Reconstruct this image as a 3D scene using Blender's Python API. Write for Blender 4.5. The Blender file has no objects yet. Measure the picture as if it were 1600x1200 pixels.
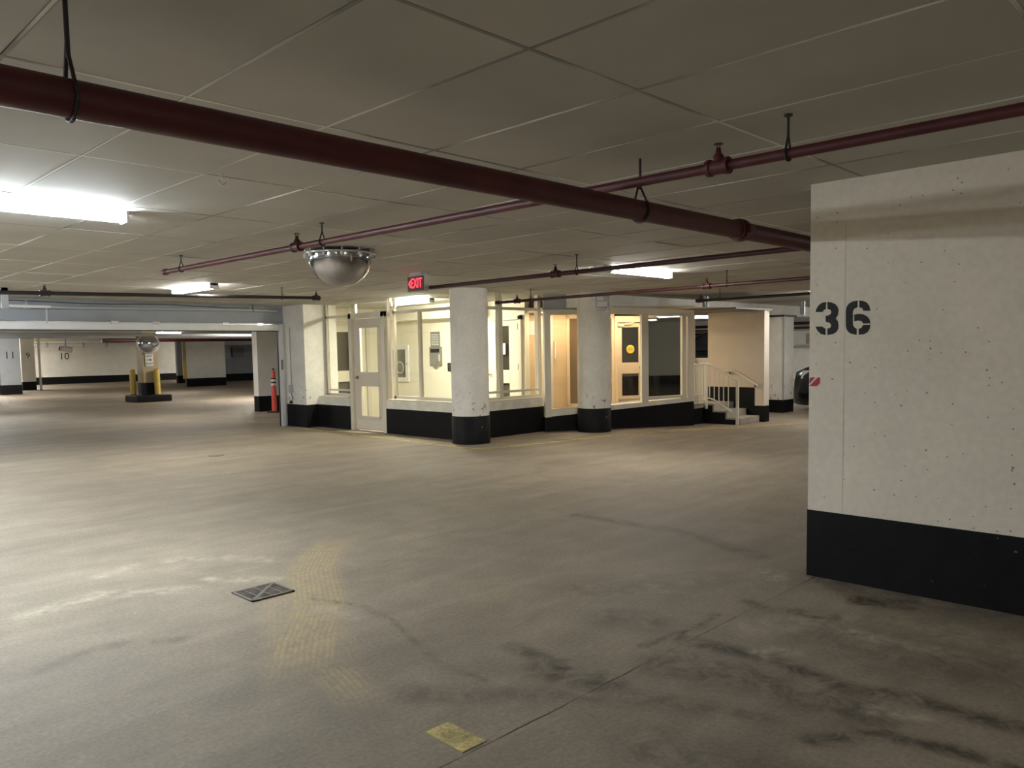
import bpy, bmesh, math, random
import numpy as np
from mathutils import Vector, Matrix
random.seed(7); rng = np.random.default_rng(7)
SC = bpy.context.scene; COL = SC.collection
PI = math.pi

# ------------------------------------------------------------------ camera
F_PX, CY_PX = 1228.0, 640.0
PITCH, ROLL, YAW, CAM_H = -math.atan(92/1228), math.radians(-1.02), math.radians(45.58), 1.45
cd = bpy.data.cameras.new('camera'); cam = bpy.data.objects.new('camera', cd); COL.objects.link(cam); SC.camera = cam
cd.sensor_fit = 'HORIZONTAL'; cd.sensor_width = 36.0; cd.lens = F_PX/1600*36.0
cd.shift_y = (CY_PX-600)/1600.0
cd.clip_start = .05; cd.clip_end = 200
fw0 = Vector((math.sin(YAW), math.cos(YAW), 0)); rt0 = Vector((math.cos(YAW), -math.sin(YAW), 0)); up0 = Vector((0, 0, 1))
fw = fw0*math.cos(PITCH)+up0*math.sin(PITCH); u_ = rt0.cross(fw)
r2 = rt0*math.cos(ROLL)+u_*math.sin(ROLL); u2 = r2.cross(fw)
cam.matrix_world = Matrix(((r2.x, u2.x, -fw.x, 0), (r2.y, u2.y, -fw.y, 0), (r2.z, u2.z, -fw.z, CAM_H), (0, 0, 0, 1)))

# ------------------------------------------------------------------ world, exposure, light levels
w = bpy.data.worlds.new('world'); SC.world = w; w.use_nodes = True
w.node_tree.nodes['Background'].inputs[0].default_value = (.6, .65, .7, 1)
w.node_tree.nodes['Background'].inputs[1].default_value = 0.0
SC.view_settings.view_transform = 'Standard'; SC.view_settings.look = 'None'
SC.view_settings.gamma = 1; SC.view_settings.use_curve_mapping = False
SC.view_settings.exposure = 0.32
LAMP = 75.0                      # emission strength of the fluorescent lenses
try:
    SC.cycles.max_bounces = 10; SC.cycles.diffuse_bounces = 6; SC.cycles.transparent_max_bounces = 16
    SC.cycles.glossy_bounces = 4; SC.cycles.sample_clamp_indirect = 6.0
    SC.cycles.use_denoising = True
except Exception: pass

# ------------------------------------------------------------------ materials
M = {}
def nodes_of(m): return m.node_tree.nodes, m.node_tree.links
def mat(name, col, rough=.6, metal=0., var=.0, vscale=3., fine=.0, fscale=40., bump=0., bscale=60., spec=.5, emit=None, estr=0.):
    m = bpy.data.materials.new(name); m.use_nodes = True; N, L = nodes_of(m); b = N['Principled BSDF']
    b.inputs['Roughness'].default_value = rough; b.inputs['Metallic'].default_value = metal
    b.inputs['Specular IOR Level'].default_value = spec
    c4 = (*col, 1); b.inputs['Base Color'].default_value = c4
    if var or fine:
        tc = N.new('ShaderNodeTexCoord'); last = None
        for amt, sc_, det in ((var, vscale, 4), (fine, fscale, 3)):
            if not amt: continue
            n = N.new('ShaderNodeTexNoise'); n.inputs['Scale'].default_value = sc_; n.inputs['Detail'].default_value = det
            L.new(tc.outputs['Object'], n.inputs['Vector'])
            mr = N.new('ShaderNodeMapRange'); mr.inputs[1].default_value = .3; mr.inputs[2].default_value = .7
            mr.inputs[3].default_value = 1-amt; mr.inputs[4].default_value = 1+amt
            L.new(n.outputs[0], mr.inputs[0])
            mx = N.new('ShaderNodeMix'); mx.data_type = 'RGBA'; mx.blend_type = 'MULTIPLY'; mx.inputs[0].default_value = 1
            if last is None: mx.inputs[6].default_value = c4
            else: L.new(last, mx.inputs[6])
            cb = N.new('ShaderNodeCombineColor')
            for k in range(3): L.new(mr.outputs[0], cb.inputs[k])
            L.new(cb.outputs[0], mx.inputs[7]); last = mx.outputs[2]
        L.new(last, b.inputs['Base Color'])
    if bump:
        tc = N.new('ShaderNodeTexCoord'); n = N.new('ShaderNodeTexNoise'); n.inputs['Scale'].default_value = bscale; n.inputs['Detail'].default_value = 5
        L.new(tc.outputs['Object'], n.inputs['Vector'])
        bp = N.new('ShaderNodeBump'); bp.inputs['Strength'].default_value = bump; bp.inputs['Distance'].default_value = .01
        L.new(n.outputs[0], bp.inputs['Height']); L.new(bp.outputs[0], b.inputs['Normal'])
    if emit:
        b.inputs['Emission Color'].default_value = (*emit, 1); b.inputs['Emission Strength'].default_value = estr
    M[name] = m; return m
mat('wall_white', (.85, .765, .64), .65, var=.05, vscale=2, fine=.04, fscale=25, bump=.15, bscale=30)
mat('column_white', (.82, .80, .74), .65, var=.07, vscale=3, fine=.05, fscale=30, bump=.25, bscale=25)
mat('wall_far', (.80, .78, .72), .7, var=.05)
mat('wall_beige', (.70, .62, .52), .7, var=.04)
mat('black_paint', (.006, .006, .007), .6, var=.3, vscale=6, bump=.2, bscale=20, spec=.2)
mat('red_pipe', (.085, .013, .016), .5, var=.25, vscale=5)
mat('dark_red_pipe', (.055, .013, .014), .5, var=.25, vscale=5)
mat('dark_steel', (.05, .045, .045), .5, metal=.6)
mat('galvanized', (.55, .56, .58), .35, metal=.9, var=.1, vscale=20)
mat('chrome', (.75, .75, .75), .15, metal=1)
mat('white_metal', (.68, .69, .70), .4, var=.05)
mat('grey_metal', (.42, .44, .46), .5, var=.05)
mat('cream_frame', (.74, .69, .58), .45, var=.04)
mat('cream_door', (.68, .63, .53), .45, var=.03)
mat('cream_sill', (.78, .75, .66), .6, var=.12, vscale=5)
mat('kiosk_inner', (.84, .80, .66), .7, var=.03)
mat('warm_inner', (.70, .52, .33), .6, var=.06, vscale=4)
mat('warm_frame', (.75, .60, .40), .5)
mat('beam_paint', (.33, .35, .38), .6, var=.06)
mat('ceiling_slab', (.62, .61, .57), .8)
mat('rail_paint', (.72, .69, .60), .4)
mat('step_concrete', (.40, .36, .30), .8, var=.12, vscale=6, bump=.2)
mat('yellow_line', (.50, .40, .16), .75, var=.35, vscale=8, fine=.3, fscale=60)
mat('yellow_paint', (.60, .42, .08), .5, var=.1)
mat('tan_paint', (.42, .34, .20), .6, var=.1)
mat('orange_plastic', (.75, .10, .07), .45)
mat('black_rubber', (.02, .02, .02), .7)
mat('white_plastic', (.8, .8, .78), .35)
mat('digit_black', (.018, .018, .018), .7, var=.3, vscale=30)
mat('sign_white', (.75, .75, .72), .5)
mat('sign_red', (.5, .02, .03), .5)
mat('exit_face', (.12, .006, .008), .5)
mat('sticker_yellow', (.8, .62, .03), .5)
mat('dome_mirror', (.55, .55, .56), .14, metal=1)
mat('round_mirror', (.62, .64, .70), .06, metal=1)
mat('clear_rim', (.75, .76, .77), .12, metal=.6)
mat('car_paint', (.012, .014, .016), .25, spec=.6)
mat('car_glass', (.02, .025, .03), .08, spec=.8)
mat('tyre', (.015, .015, .015), .8)
mat('alloy', (.5, .5, .52), .3, metal=.9)
mat('headlight', (.7, .75, .78), .15)
mat('grate_iron', (.20, .18, .15), .6, metal=.3, var=.3, vscale=15)
mat('dark_pit', (.01, .01, .009), .9)
mat('brass', (.35, .25, .12), .35, metal=1)
mat('panel_grey', (.22, .21, .19), .5)
mat('paper', (.8, .8, .8), .8)
mat('lens_cool', (.8, .8, .8), .5, emit=(.85, .94, 1.0), estr=LAMP*1.75)
mat('lens_neutral', (.8, .8, .8), .5, emit=(1.0, .97, .90), estr=LAMP)
mat('lens_kiosk', (.8, .8, .8), .5, emit=(1.0, .95, .78), estr=LAMP*3.0)
mat('lens_warm', (.8, .8, .8), .5, emit=(1.0, .80, .54), estr=LAMP*.42)
mat('lens_bright', (.8, .8, .8), .5, emit=(1.0, .97, .88), estr=LAMP*4.2)  # extra strong, for the added unseen lamps of the far bay
mat('lens_dim', (.8, .8, .8), .5, emit=(1.0, .97, .90), estr=LAMP*.5)
mat('joint_line', (.66, .61, .52), .7)
mat('brown_glass', (.20, .13, .075), .12, spec=.6)  # opaque; the dim warm space behind the pane is put into its colour
mat('exit_red', (.5, .02, .02), .4, emit=(1.0, .03, .05), estr=2.6)
mat('exit_case', (.45, .45, .43), .5)

def glass_mat(name, tint, refl=.12):
    m = bpy.data.materials.new(name); m.use_nodes = True; N, L = nodes_of(m)
    N.remove(N['Principled BSDF']); out = N['Material Output']
    t = N.new('ShaderNodeBsdfTransparent'); t.inputs[0].default_value = (*tint, 1)
    g = N.new('ShaderNodeBsdfGlossy'); g.inputs['Roughness'].default_value = .02
    lw = N.new('ShaderNodeLayerWeight'); lw.inputs[0].default_value = .5
    pw = N.new('ShaderNodeMath'); pw.operation = 'POWER'; pw.inputs[1].default_value = 4.; L.new(lw.outputs['Facing'], pw.inputs[0])
    fr = N.new('ShaderNodeMath'); fr.operation = 'MULTIPLY_ADD'; fr.inputs[1].default_value = .45; fr.inputs[2].default_value = refl*.25; L.new(pw.outputs[0], fr.inputs[0])
    mx = N.new('ShaderNodeMixShader'); L.new(fr.outputs[0], mx.inputs[0]); L.new(t.outputs[0], mx.inputs[1]); L.new(g.outputs[0], mx.inputs[2])
    L.new(mx.outputs[0], out.inputs[0]); M[name] = m
glass_mat('glass', (.94, .95, .93)); glass_mat('dark_glass', (.55, .53, .50))

def panel_mat():
    m = bpy.data.materials.new('insulation_panel'); m.use_nodes = True; N, L = nodes_of(m); b = N['Principled BSDF']
    b.inputs['Roughness'].default_value = .75; b.inputs['Specular IOR Level'].default_value = .3
    oi = N.new('ShaderNodeObjectInfo'); tc = N.new('ShaderNodeTexCoord')
    mr = N.new('ShaderNodeMapRange'); mr.inputs[3].default_value = .95; mr.inputs[4].default_value = 1.04
    L.new(oi.outputs['Random'], mr.inputs[0])
    n = N.new('ShaderNodeTexNoise'); n.inputs['Scale'].default_value = 2.2; n.inputs['Detail'].default_value = 5
    geo = N.new('ShaderNodeNewGeometry'); L.new(geo.outputs['Position'], n.inputs['Vector'])
    m2 = N.new('ShaderNodeMapRange'); m2.inputs[1].default_value = .3; m2.inputs[2].default_value = .7; m2.inputs[3].default_value = .94; m2.inputs[4].default_value = 1.05
    L.new(n.outputs[0], m2.inputs[0])
    mu = N.new('ShaderNodeMath'); mu.operation = 'MULTIPLY'; L.new(mr.outputs[0], mu.inputs[0]); L.new(m2.outputs[0], mu.inputs[1])
    hs = N.new('ShaderNodeHueSaturation'); hs.inputs['Color'].default_value = (.52, .505, .455, 1); L.new(mu.outputs[0], hs.inputs['Value'])
    L.new(hs.outputs[0], b.inputs['Base Color']); M['insulation_panel'] = m
panel_mat()

def pitted_wall():
    m = M['wall_white'].copy(); m.name = 'wall_pitted'; N, L = nodes_of(m); b = N['Principled BSDF']
    src = b.inputs['Base Color'].links[0].from_socket
    tc = N.new('ShaderNodeTexCoord'); last = src; sx = N.new('ShaderNodeSeparateXYZ'); L.new(tc.outputs['Object'], sx.inputs[0]); yz = N.new('ShaderNodeCombineXYZ'); L.new(sx.outputs[1], yz.inputs[0]); L.new(sx.outputs[2], yz.inputs[1])
    for sc_, thr, rad in ((7., .84, .035), (17., .91, .07), (3.0, .72, .014)):
        v = N.new('ShaderNodeTexVoronoi'); v.voronoi_dimensions = '2D'; v.inputs['Scale'].default_value = sc_; L.new(yz.outputs[0], v.inputs['Vector'])
        nz = N.new('ShaderNodeTexNoise'); nz.inputs['Scale'].default_value = 60; L.new(tc.outputs['Object'], nz.inputs['Vector'])
        ad = N.new('ShaderNodeMath'); ad.operation = 'MULTIPLY_ADD'; ad.inputs[1].default_value = .13; L.new(nz.outputs[0], ad.inputs[0]); L.new(v.outputs['Distance'], ad.inputs[2])
        lt = N.new('ShaderNodeMath'); lt.operation = 'LESS_THAN'; lt.inputs[1].default_value = rad+.06; L.new(ad.outputs[0], lt.inputs[0])
        sp = N.new('ShaderNodeSeparateColor'); L.new(v.outputs['Color'], sp.inputs[0])
        gt = N.new('ShaderNodeMath'); gt.operation = 'GREATER_THAN'; gt.inputs[1].default_value = thr; L.new(sp.outputs[0], gt.inputs[0])
        mu = N.new('ShaderNodeMath'); mu.operation = 'MULTIPLY'; L.new(lt.outputs[0], mu.inputs[0]); L.new(gt.outputs[0], mu.inputs[1])
        m2 = N.new('ShaderNodeMath'); m2.operation = 'MULTIPLY'; m2.inputs[1].default_value = .75; L.new(mu.outputs[0], m2.inputs[0])
        mx = N.new('ShaderNodeMix'); mx.data_type = 'RGBA'; L.new(m2.outputs[0], mx.inputs[0]); L.new(last, mx.inputs[6]); mx.inputs[7].default_value = (.14, .12, .10, 1); last = mx.outputs[2]
    L.new(last, b.inputs['Base Color']); M['wall_pitted'] = m
pitted_wall()

def scuff_column():
    m = M['column_white']; N, L = nodes_of(m); b = N['Principled BSDF']; src = b.inputs['Base Color'].links[0].from_socket
    geo = N.new('ShaderNodeNewGeometry'); sx = N.new('ShaderNodeSeparateXYZ'); L.new(geo.outputs['Position'], sx.inputs[0])
    r = N.new('ShaderNodeMapRange'); r.inputs[1].default_value = .95; r.inputs[2].default_value = .55; L.new(sx.outputs[2], r.inputs[0])
    n = N.new('ShaderNodeTexNoise'); n.inputs['Scale'].default_value = 13; n.inputs['Detail'].default_value = 6; L.new(geo.outputs['Position'], n.inputs['Vector'])
    q = N.new('ShaderNodeMapRange'); q.inputs[1].default_value = .60; q.inputs[2].default_value = .68; L.new(n.outputs[0], q.inputs[0])
    mu = N.new('ShaderNodeMath'); mu.operation = 'MULTIPLY'; L.new(r.outputs[0], mu.inputs[0]); L.new(q.outputs[0], mu.inputs[1])
    mx = N.new('ShaderNodeMix'); mx.data_type = 'RGBA'; L.new(mu.outputs[0], mx.inputs[0]); L.new(src, mx.inputs[6]); mx.inputs[7].default_value = (.33, .30, .26, 1); L.new(mx.outputs[2], b.inputs['Base Color'])
scuff_column()

def scuffed_black():
    m = M['black_paint'].copy(); m.name = 'black_scuffed'; N, L = nodes_of(m); b = N['Principled BSDF']; src = b.inputs['Base Color'].links[0].from_socket
    tc = N.new('ShaderNodeTexCoord'); n = N.new('ShaderNodeTexNoise'); n.inputs['Scale'].default_value = 14; n.inputs['Detail'].default_value = 6; L.new(tc.outputs['Object'], n.inputs['Vector'])
    r = N.new('ShaderNodeMapRange'); r.inputs[1].default_value = .70; r.inputs[2].default_value = .76; L.new(n.outputs[0], r.inputs[0])
    mx = N.new('ShaderNodeMix'); mx.data_type = 'RGBA'; L.new(r.outputs[0], mx.inputs[0]); L.new(src, mx.inputs[6]); mx.inputs[7].default_value = (.3, .3, .29, 1)
    L.new(mx.outputs[2], b.inputs['Base Color']); M['black_scuffed'] = m
scuffed_black()

def floor_mat():
    m = bpy.data.materials.new('garage_concrete'); m.use_nodes = True; N, L = nodes_of(m); b = N['Principled BSDF']
    geo = N.new('ShaderNodeNewGeometry')
    def noise(scale, det=5, rough=.6, vec=None, dist=0.):
        n = N.new('ShaderNodeTexNoise'); n.inputs['Scale'].default_value = scale; n.inputs['Detail'].default_value = det; n.inputs['Roughness'].default_value = rough; n.inputs['Distortion'].default_value = dist
        L.new(vec or geo.outputs['Position'], n.inputs['Vector']); return n.outputs[0]
    def rng_(s, a, b_, c, d):
        r = N.new('ShaderNodeMapRange'); r.inputs[1].default_value = a; r.inputs[2].default_value = b_; r.inputs[3].default_value = c; r.inputs[4].default_value = d
        L.new(s, r.inputs[0]); return r.outputs[0]
    def mul(a, b_):
        q = N.new('ShaderNodeMath'); q.operation = 'MULTIPLY'
        L.new(a, q.inputs[0])
        if isinstance(b_, float): q.inputs[1].default_value = b_
        else: L.new(b_, q.inputs[1])
        return q.outputs[0]
    def mixc(f, a, col, blend='MIX'):
        q = N.new('ShaderNodeMix'); q.data_type = 'RGBA'; q.blend_type = blend; L.new(f, q.inputs[0]); L.new(a, q.inputs[6]); q.inputs[7].default_value = (*col, 1); return q.outputs[2]
    mp = N.new('ShaderNodeMapping'); mp.inputs['Rotation'].default_value = (0, 0, math.radians(-45)); mp.inputs['Scale'].default_value = (.35, 2.2, 1); L.new(geo.outputs['Position'], mp.inputs['Vector'])
    big = noise(.55, 4); med = noise(2.6, 6, .65, dist=.6); fine = noise(48, 6, .75); strk = noise(1.6, 5, .6, mp.outputs[0], .4); pat = noise(1.1, 6, .6, dist=1.2)
    v = mul(mul(rng_(big, .3, .7, .84, 1.14), rng_(med, .3, .7, .84, 1.14)), mul(rng_(fine, .3, .7, .74, 1.24), rng_(strk, .3, .7, .86, 1.12)))
    hs = N.new('ShaderNodeHueSaturation'); hs.inputs['Color'].default_value = (.308, .252, .190, 1); L.new(v, hs.inputs['Value'])
    c = hs.outputs[0]
    c = mixc(rng_(pat, .57, .68, 0, .22), c, (.16, .145, .115))
    at = N.new('ShaderNodeAttribute'); at.attribute_name = 'stain'; sp = N.new('ShaderNodeSeparateColor'); L.new(at.outputs['Color'], sp.inputs[0])
    tr = N.new('ShaderNodeAttribute'); tr.attribute_name = 'tread'
    # sand carried by tyres, in ribs along the track
    wv = N.new('ShaderNodeMath'); wv.operation = 'SINE'; q = N.new('ShaderNodeMath'); q.operation = 'MULTIPLY'; q.inputs[1].default_value = 210.; L.new(tr.outputs['Fac'], q.inputs[0]); pn_ = N.new('ShaderNodeMath'); pn_.operation = 'MULTIPLY_ADD'; pn_.inputs[1].default_value = 6.; L.new(noise(9, 4), pn_.inputs[0]); L.new(q.outputs[0], pn_.inputs[2]); L.new(pn_.outputs[0], wv.inputs[0])
    rib = rng_(wv.outputs[0], -.9, .6, .45, 1.)
    sand = mul(mul(sp.outputs[0], rib), rng_(noise(16, 5, .7), .35, .62, .15, 1.))
    c = mixc(sand, c, (.47, .36, .19))
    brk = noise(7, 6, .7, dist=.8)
    wet_dark = mul(sp.outputs[1], rng_(brk, .36, .6, .15, 1.))
    c = mixc(wet_dark, c, (.048, .040, .025))
    eff = mul(sp.outputs[2], rng_(noise(9, 7, .72, dist=.25), .40, .68, 0., .9))
    c = mixc(eff, c, (.54, .47, .36))
    # saw-cut joint along X at Y=2.05
    xyz = N.new('ShaderNodeSeparateXYZ'); L.new(geo.outputs['Position'], xyz.inputs[0])
    jn = noise(5, 3); j1 = N.new('ShaderNodeMath'); j1.operation = 'MULTIPLY_ADD'; j1.inputs[1].default_value = .02; L.new(jn, j1.inputs[0]); L.new(xyz.outputs[1], j1.inputs[2])
    j2 = N.new('ShaderNodeMath'); j2.operation = 'SUBTRACT'; j2.inputs[1].default_value = 2.055; L.new(j1.outputs[0], j2.inputs[0])
    j3 = N.new('ShaderNodeMath'); j3.operation = 'ABSOLUTE'; L.new(j2.outputs[0], j3.inputs[0])
    joint = mul(rng_(j3.outputs[0], .002, .006, 1., 0.), rng_(noise(1.7, 3), .40, .55, .25, 1.))
    c = mixc(joint, c, (.025, .02, .015))
    L.new(c, b.inputs['Base Color'])
    ro = N.new('ShaderNodeMath'); ro.operation = 'MULTIPLY_ADD'; L.new(sp.outputs[1], ro.inputs[0]); ro.inputs[1].default_value = -.05; L.new(rng_(med, .3, .7, .62, .78), ro.inputs[2])
    L.new(ro.outputs[0], b.inputs['Roughness']); b.inputs['Specular IOR Level'].default_value = .45
    bp = N.new('ShaderNodeBump'); bp.inputs['Strength'].default_value = .25; bp.inputs['Distance'].default_value = .008
    hh = N.new('ShaderNodeMath'); hh.operation = 'MULTIPLY_ADD'; L.new(joint, hh.inputs[0]); hh.inputs[1].default_value = -1.5; L.new(fine, hh.inputs[2])
    L.new(hh.outputs[0], bp.inputs['Height']); L.new(bp.outputs[0], b.inputs['Normal'])
    M['garage_concrete'] = m
floor_mat()

# ------------------------------------------------------------------ mesh builder
ORG = {}
class MB:
    def __init__(s, xf=None): s.v = []; s.f = []; s.xf = xf; s.sm = []
    def add(s, vs, fs, smooth=False):
        o = len(s.v); s.v += [tuple(p) for p in vs]
        for f in fs: s.f.append(tuple(i+o for i in f)); s.sm.append(smooth)
        return s
    def box(s, x0, x1, y0, y1, z0, z1):
        return s.add([(x, y, z) for z in (z0, z1) for y in (y0, y1) for x in (x0, x1)],
                     [(0, 2, 3, 1), (4, 5, 7, 6), (0, 1, 5, 4), (2, 6, 7, 3), (0, 4, 6, 2), (1, 3, 7, 5)])
    def tube(s, a, b, r, n=12, r2=None, cap=True):
        a = Vector(a); b = Vector(b); d = (b-a).normalized(); u = d.orthogonal().normalized(); w_ = d.cross(u); r2 = r if r2 is None else r2
        vs = [a+(u*math.cos(t)+w_*math.sin(t))*r for t in [2*PI*i/n for i in range(n)]]+[b+(u*math.cos(t)+w_*math.sin(t))*r2 for t in [2*PI*i/n for i in range(n)]]
        s.add(vs, [(i, (i+1) % n, n+(i+1) % n, n+i) for i in range(n)], True)
        if cap: s.add(vs, [tuple(range(n-1, -1, -1)), tuple(range(n, 2*n))])
        return s
    def path(s, pts, r, n=10):
        for a, b in zip(pts, pts[1:]): s.tube(a, b, r, n)
        return s
    def lathe(s, c, prof, n=24, axis='z', smooth=True):
        c = Vector(c); vs = []
        for (r, h) in prof:
            for i in range(n):
                t = 2*PI*i/n
                p = {'z': (r*math.cos(t), r*math.sin(t), h), 'x': (h, r*math.cos(t), r*math.sin(t)), 'y': (r*math.sin(t), h, r*math.cos(t))}[axis]
                vs.append(c+Vector(p))
        k = len(prof)
        fs = [(j*n+i, j*n+(i+1) % n, (j+1)*n+(i+1) % n, (j+1)*n+i) for j in range(k-1) for i in range(n)]
        s.add(vs, fs, smooth)
        s.add(vs[:n], [tuple(range(n-1, -1, -1))]); s.add(vs[-n:], [tuple(range(n))])
        return s
    def prism(s, poly, o, u, v, w_):
        """poly in (a,b) -> o+a*u+b*v, thickened by vector w_"""
        o, u, v, w_ = Vector(o), Vector(u), Vector(v), Vector(w_); n = len(poly)
        A = [o+u*a+v*b for a, b in poly]; B = [p+w_ for p in A]
        return s.add(A+B, [tuple(range(n-1, -1, -1)), tuple(range(n, 2*n))]+[(i, (i+1) % n, n+(i+1) % n, n+i) for i in range(n)])
    def hexa(s, b4, t4):
        return s.add(list(b4)+list(t4), [(3, 2, 1, 0), (4, 5, 6, 7), (0, 1, 5, 4), (1, 2, 6, 5), (2, 3, 7, 6), (3, 0, 4, 7)])
    def build(s, name, m, parent=None, bevel=0.):
        me = bpy.data.meshes.new(name); vs = [Vector(p) for p in s.v]
        if s.xf is not None: vs = [s.xf @ p for p in vs]
        org = ORG.get(parent.name, Vector((0, 0, 0))) if parent else Vector((0, 0, 0))
        me.from_pydata([p-org for p in vs], [], s.f); me.polygons.foreach_set('use_smooth', s.sm)
        bm = bmesh.new(); bm.from_mesh(me); bmesh.ops.recalc_face_normals(bm, faces=bm.faces)
        bm.to_mesh(me); bm.free()
        me.materials.append(M[m] if isinstance(m, str) else m); me.update()
        o = bpy.data.objects.new(name, me); COL.objects.link(o)
        if parent: o.parent = parent
        ORG[o.name] = org
        if bevel:
            bv = o.modifiers.new('bevel', 'BEVEL'); bv.width = bevel; bv.segments = 2; bv.limit_method = 'ANGLE'
        return o
def box(name, m, x0, x1, y0, y1, z0, z1, parent=None, bevel=0., xf=None): return MB(xf).box(x0, x1, y0, y1, z0, z1).build(name, m, parent, bevel)
def tag(o, label, cat, group=None, kind=None):
    if label: o['label'] = label
    if cat: o['category'] = cat
    if group: o['group'] = group
    if kind: o['kind'] = kind
    return o
def thing(name, label, cat, loc=(0, 0, 0), group=None, kind=None):
    o = bpy.data.objects.new(name, None); COL.objects.link(o); o.location = loc; o.empty_display_size = .1
    ORG[o.name] = Vector(loc); return tag(o, label, cat, group, kind)
def struct(o, label=None, cat=None): return tag(o, label, cat, None, 'structure')
def text_geo(txt, size, depth=.002):
    cu = bpy.data.curves.new('text', 'FONT'); cu.body = txt; cu.size = size; cu.align_x = 'CENTER'; cu.align_y = 'CENTER'; cu.extrude = depth/2; cu.resolution_u = 4
    o = bpy.data.objects.new('text', cu); COL.objects.link(o); dg = bpy.context.evaluated_depsgraph_get(); dg.update()
    me = bpy.data.meshes.new_from_object(o.evaluated_get(dg)); vs = [v.co.copy() for v in me.vertices]; fs = [tuple(p.vertices) for p in me.polygons]
    bpy.data.objects.remove(o); bpy.data.curves.remove(cu); bpy.data.meshes.remove(me); return vs, fs
def text(name, txt, size, m, o, u, v, parent, wide=1., depth=.002):
    vs, fs = text_geo(txt, size, depth); o, u, v = Vector(o), Vector(u), Vector(v); n = u.cross(v)
    return MB().add([o+u*p.x*wide+v*p.y+n*p.z for p in vs], fs).build(name, m, parent)

CZ = 2.43      # underside of the ceiling panels
# ------------------------------------------------------------------ floor
def seg_d(px, py, pts):
    """distance to a polyline, signed lateral offset and arc position"""
    best = np.full(px.shape, 1e9); lat = np.zeros(px.shape)
    for (ax, ay), (bx, by) in zip(pts, pts[1:]):
        dx, dy = bx-ax, by-ay; l2 = dx*dx+dy*dy
        t = np.clip(((px-ax)*dx+(py-ay)*dy)/l2, 0, 1); ex, ey = px-(ax+t*dx), py-(ay+t*dy); d = np.hypot(ex, ey)
        sgn = np.sign(dx*ey-dy*ex); k = d < best; best[k] = d[k]; lat[k] = (sgn*d)[k]
    return best, lat
def make_floor():
    xs = np.concatenate([np.arange(-8, .6, .6), np.arange(.6, 6.4, .03), np.arange(6.4, 42, .8), [42.]])
    ys = np.concatenate([np.arange(-7, .3, .6), np.arange(.3, 7.0, .03), np.arange(7.0, 52, .8), [52.]])
    X, Y = np.meshgrid(xs, ys); nx, ny = len(xs), len(ys)
    V = np.stack([X.ravel(), Y.ravel(), np.zeros(X.size)], 1)
    i = np.arange(nx-1)[None, :]+np.arange(ny-1)[:, None]*nx; i = i.ravel(); Fc = np.stack([i, i+1, i+nx+1, i+nx], 1)
    me = bpy.data.meshes.new('floor'); me.vertices.add(len(V)); me.vertices.foreach_set('co', V.ravel())
    me.loops.add(Fc.size); me.loops.foreach_set('vertex_index', Fc.ravel()); me.polygons.add(len(Fc)); me.polygons.foreach_set('loop_start', np.arange(len(Fc))*4)
    me.update(calc_edges=True); me.materials.append(M['garage_concrete'])
    px, py = V[:, 0], V[:, 1]; S = np.zeros((len(V), 4), np.float32); S[:, 3] = 1; T = np.zeros(len(V), np.float32)
    sm = lambda d, r, soft: np.clip((r+soft-d)/soft, 0, 1)
    for pts, r, amt in (([(3.52, 5.31), (3.1, 5.02), (2.75, 4.6), (2.38, 3.93), (2.05, 3.52), (1.90, 3.3), (1.7, 3.0)], .12, 1.), ([(1.97, 3.38), (1.92, 3.09), (1.84, 2.77), (1.74, 2.48)], .06, .8),
                        ([(3.39, 3.67), (3.18, 3.31), (3.0, 2.92)], .11, .35), ([(2.6, 4.5), (2.1, 3.6), (1.85, 3.1)], .18, .6)):
        d, lat = seg_d(px, py, pts); e0 = np.hypot(px-pts[0][0], py-pts[0][1]); e1 = np.hypot(px-pts[-1][0], py-pts[-1][1]); a = sm(d, r, .08)*amt*np.clip(np.minimum(e0, e1)/.35-.25, 0, 1); k = a > S[:, 0]; S[k, 0] = a[k]; T[k] = lat[k]
    for pts, r, soft, amt in (([(4.5, 1.66), (4.59, 1.43)], .06, .08, .95), ([(4.05, 1.88), (4.11, 1.66)], .04, .07, .8), ([(3.31, 2.07), (3.36, 1.65), (3.27, 1.24), (3.36, 1.09), (3.36, .64), (3.4, .2)], .02, .08, .95),
                              ([(2.76, 1.18), (2.97, 1.01), (3.02, .76), (3.05, .57), (3.1, .2)], .02, .05, .95), ([(2.6, 2.33), (2.61, 2.06)], .06, .10, .9), ([(3.32, 2.55), (3.41, 2.37)], .05, .16, .6),
                              ([(5.25, 4.38), (5.3, 3.37), (5.0, 2.52)], .02, .10, .6), ([(3.02, 1.93), (3.12, 1.55), (3.1, 1.15)], .05, .2, .75), ([(2.68, 2.65), (2.65, 2.33)], .02, .07, .7), ([(4.06, 2.12), (4.0, 1.94)], .01, .07, .7),
                              ([(2.0, 2.6), (2.6, 1.9), (2.8, 1.4)], .02, .10, .5), ([(2.43, 4.07), (2.54, 3.76), (2.53, 3.45), (2.39, 3.04), (2.29, 2.73), (2.31, 2.45)], .002, .022, .55), ([(3.09, 2.18), (3.51, 2.12), (3.75, 2.14)], .006, .03, .9),
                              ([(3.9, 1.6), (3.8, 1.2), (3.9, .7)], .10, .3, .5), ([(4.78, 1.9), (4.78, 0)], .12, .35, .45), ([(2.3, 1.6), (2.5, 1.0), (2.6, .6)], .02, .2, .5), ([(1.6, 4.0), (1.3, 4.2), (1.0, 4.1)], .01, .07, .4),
                              ([(3.6, 3.0), (4.0, 2.6), (4.4, 2.4)], .04, .3, .4), ([(4.79, 2.12), (4.79, -1)], .0, .05, .9)):  # last strip and the wide one darken the floor along the wall base
        d, _ = seg_d(px, py, pts); S[:, 1] = np.maximum(S[:, 1], sm(d, r, soft)*amt)  # wet stains, deepened in place of weaker fill light at lower right
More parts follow.
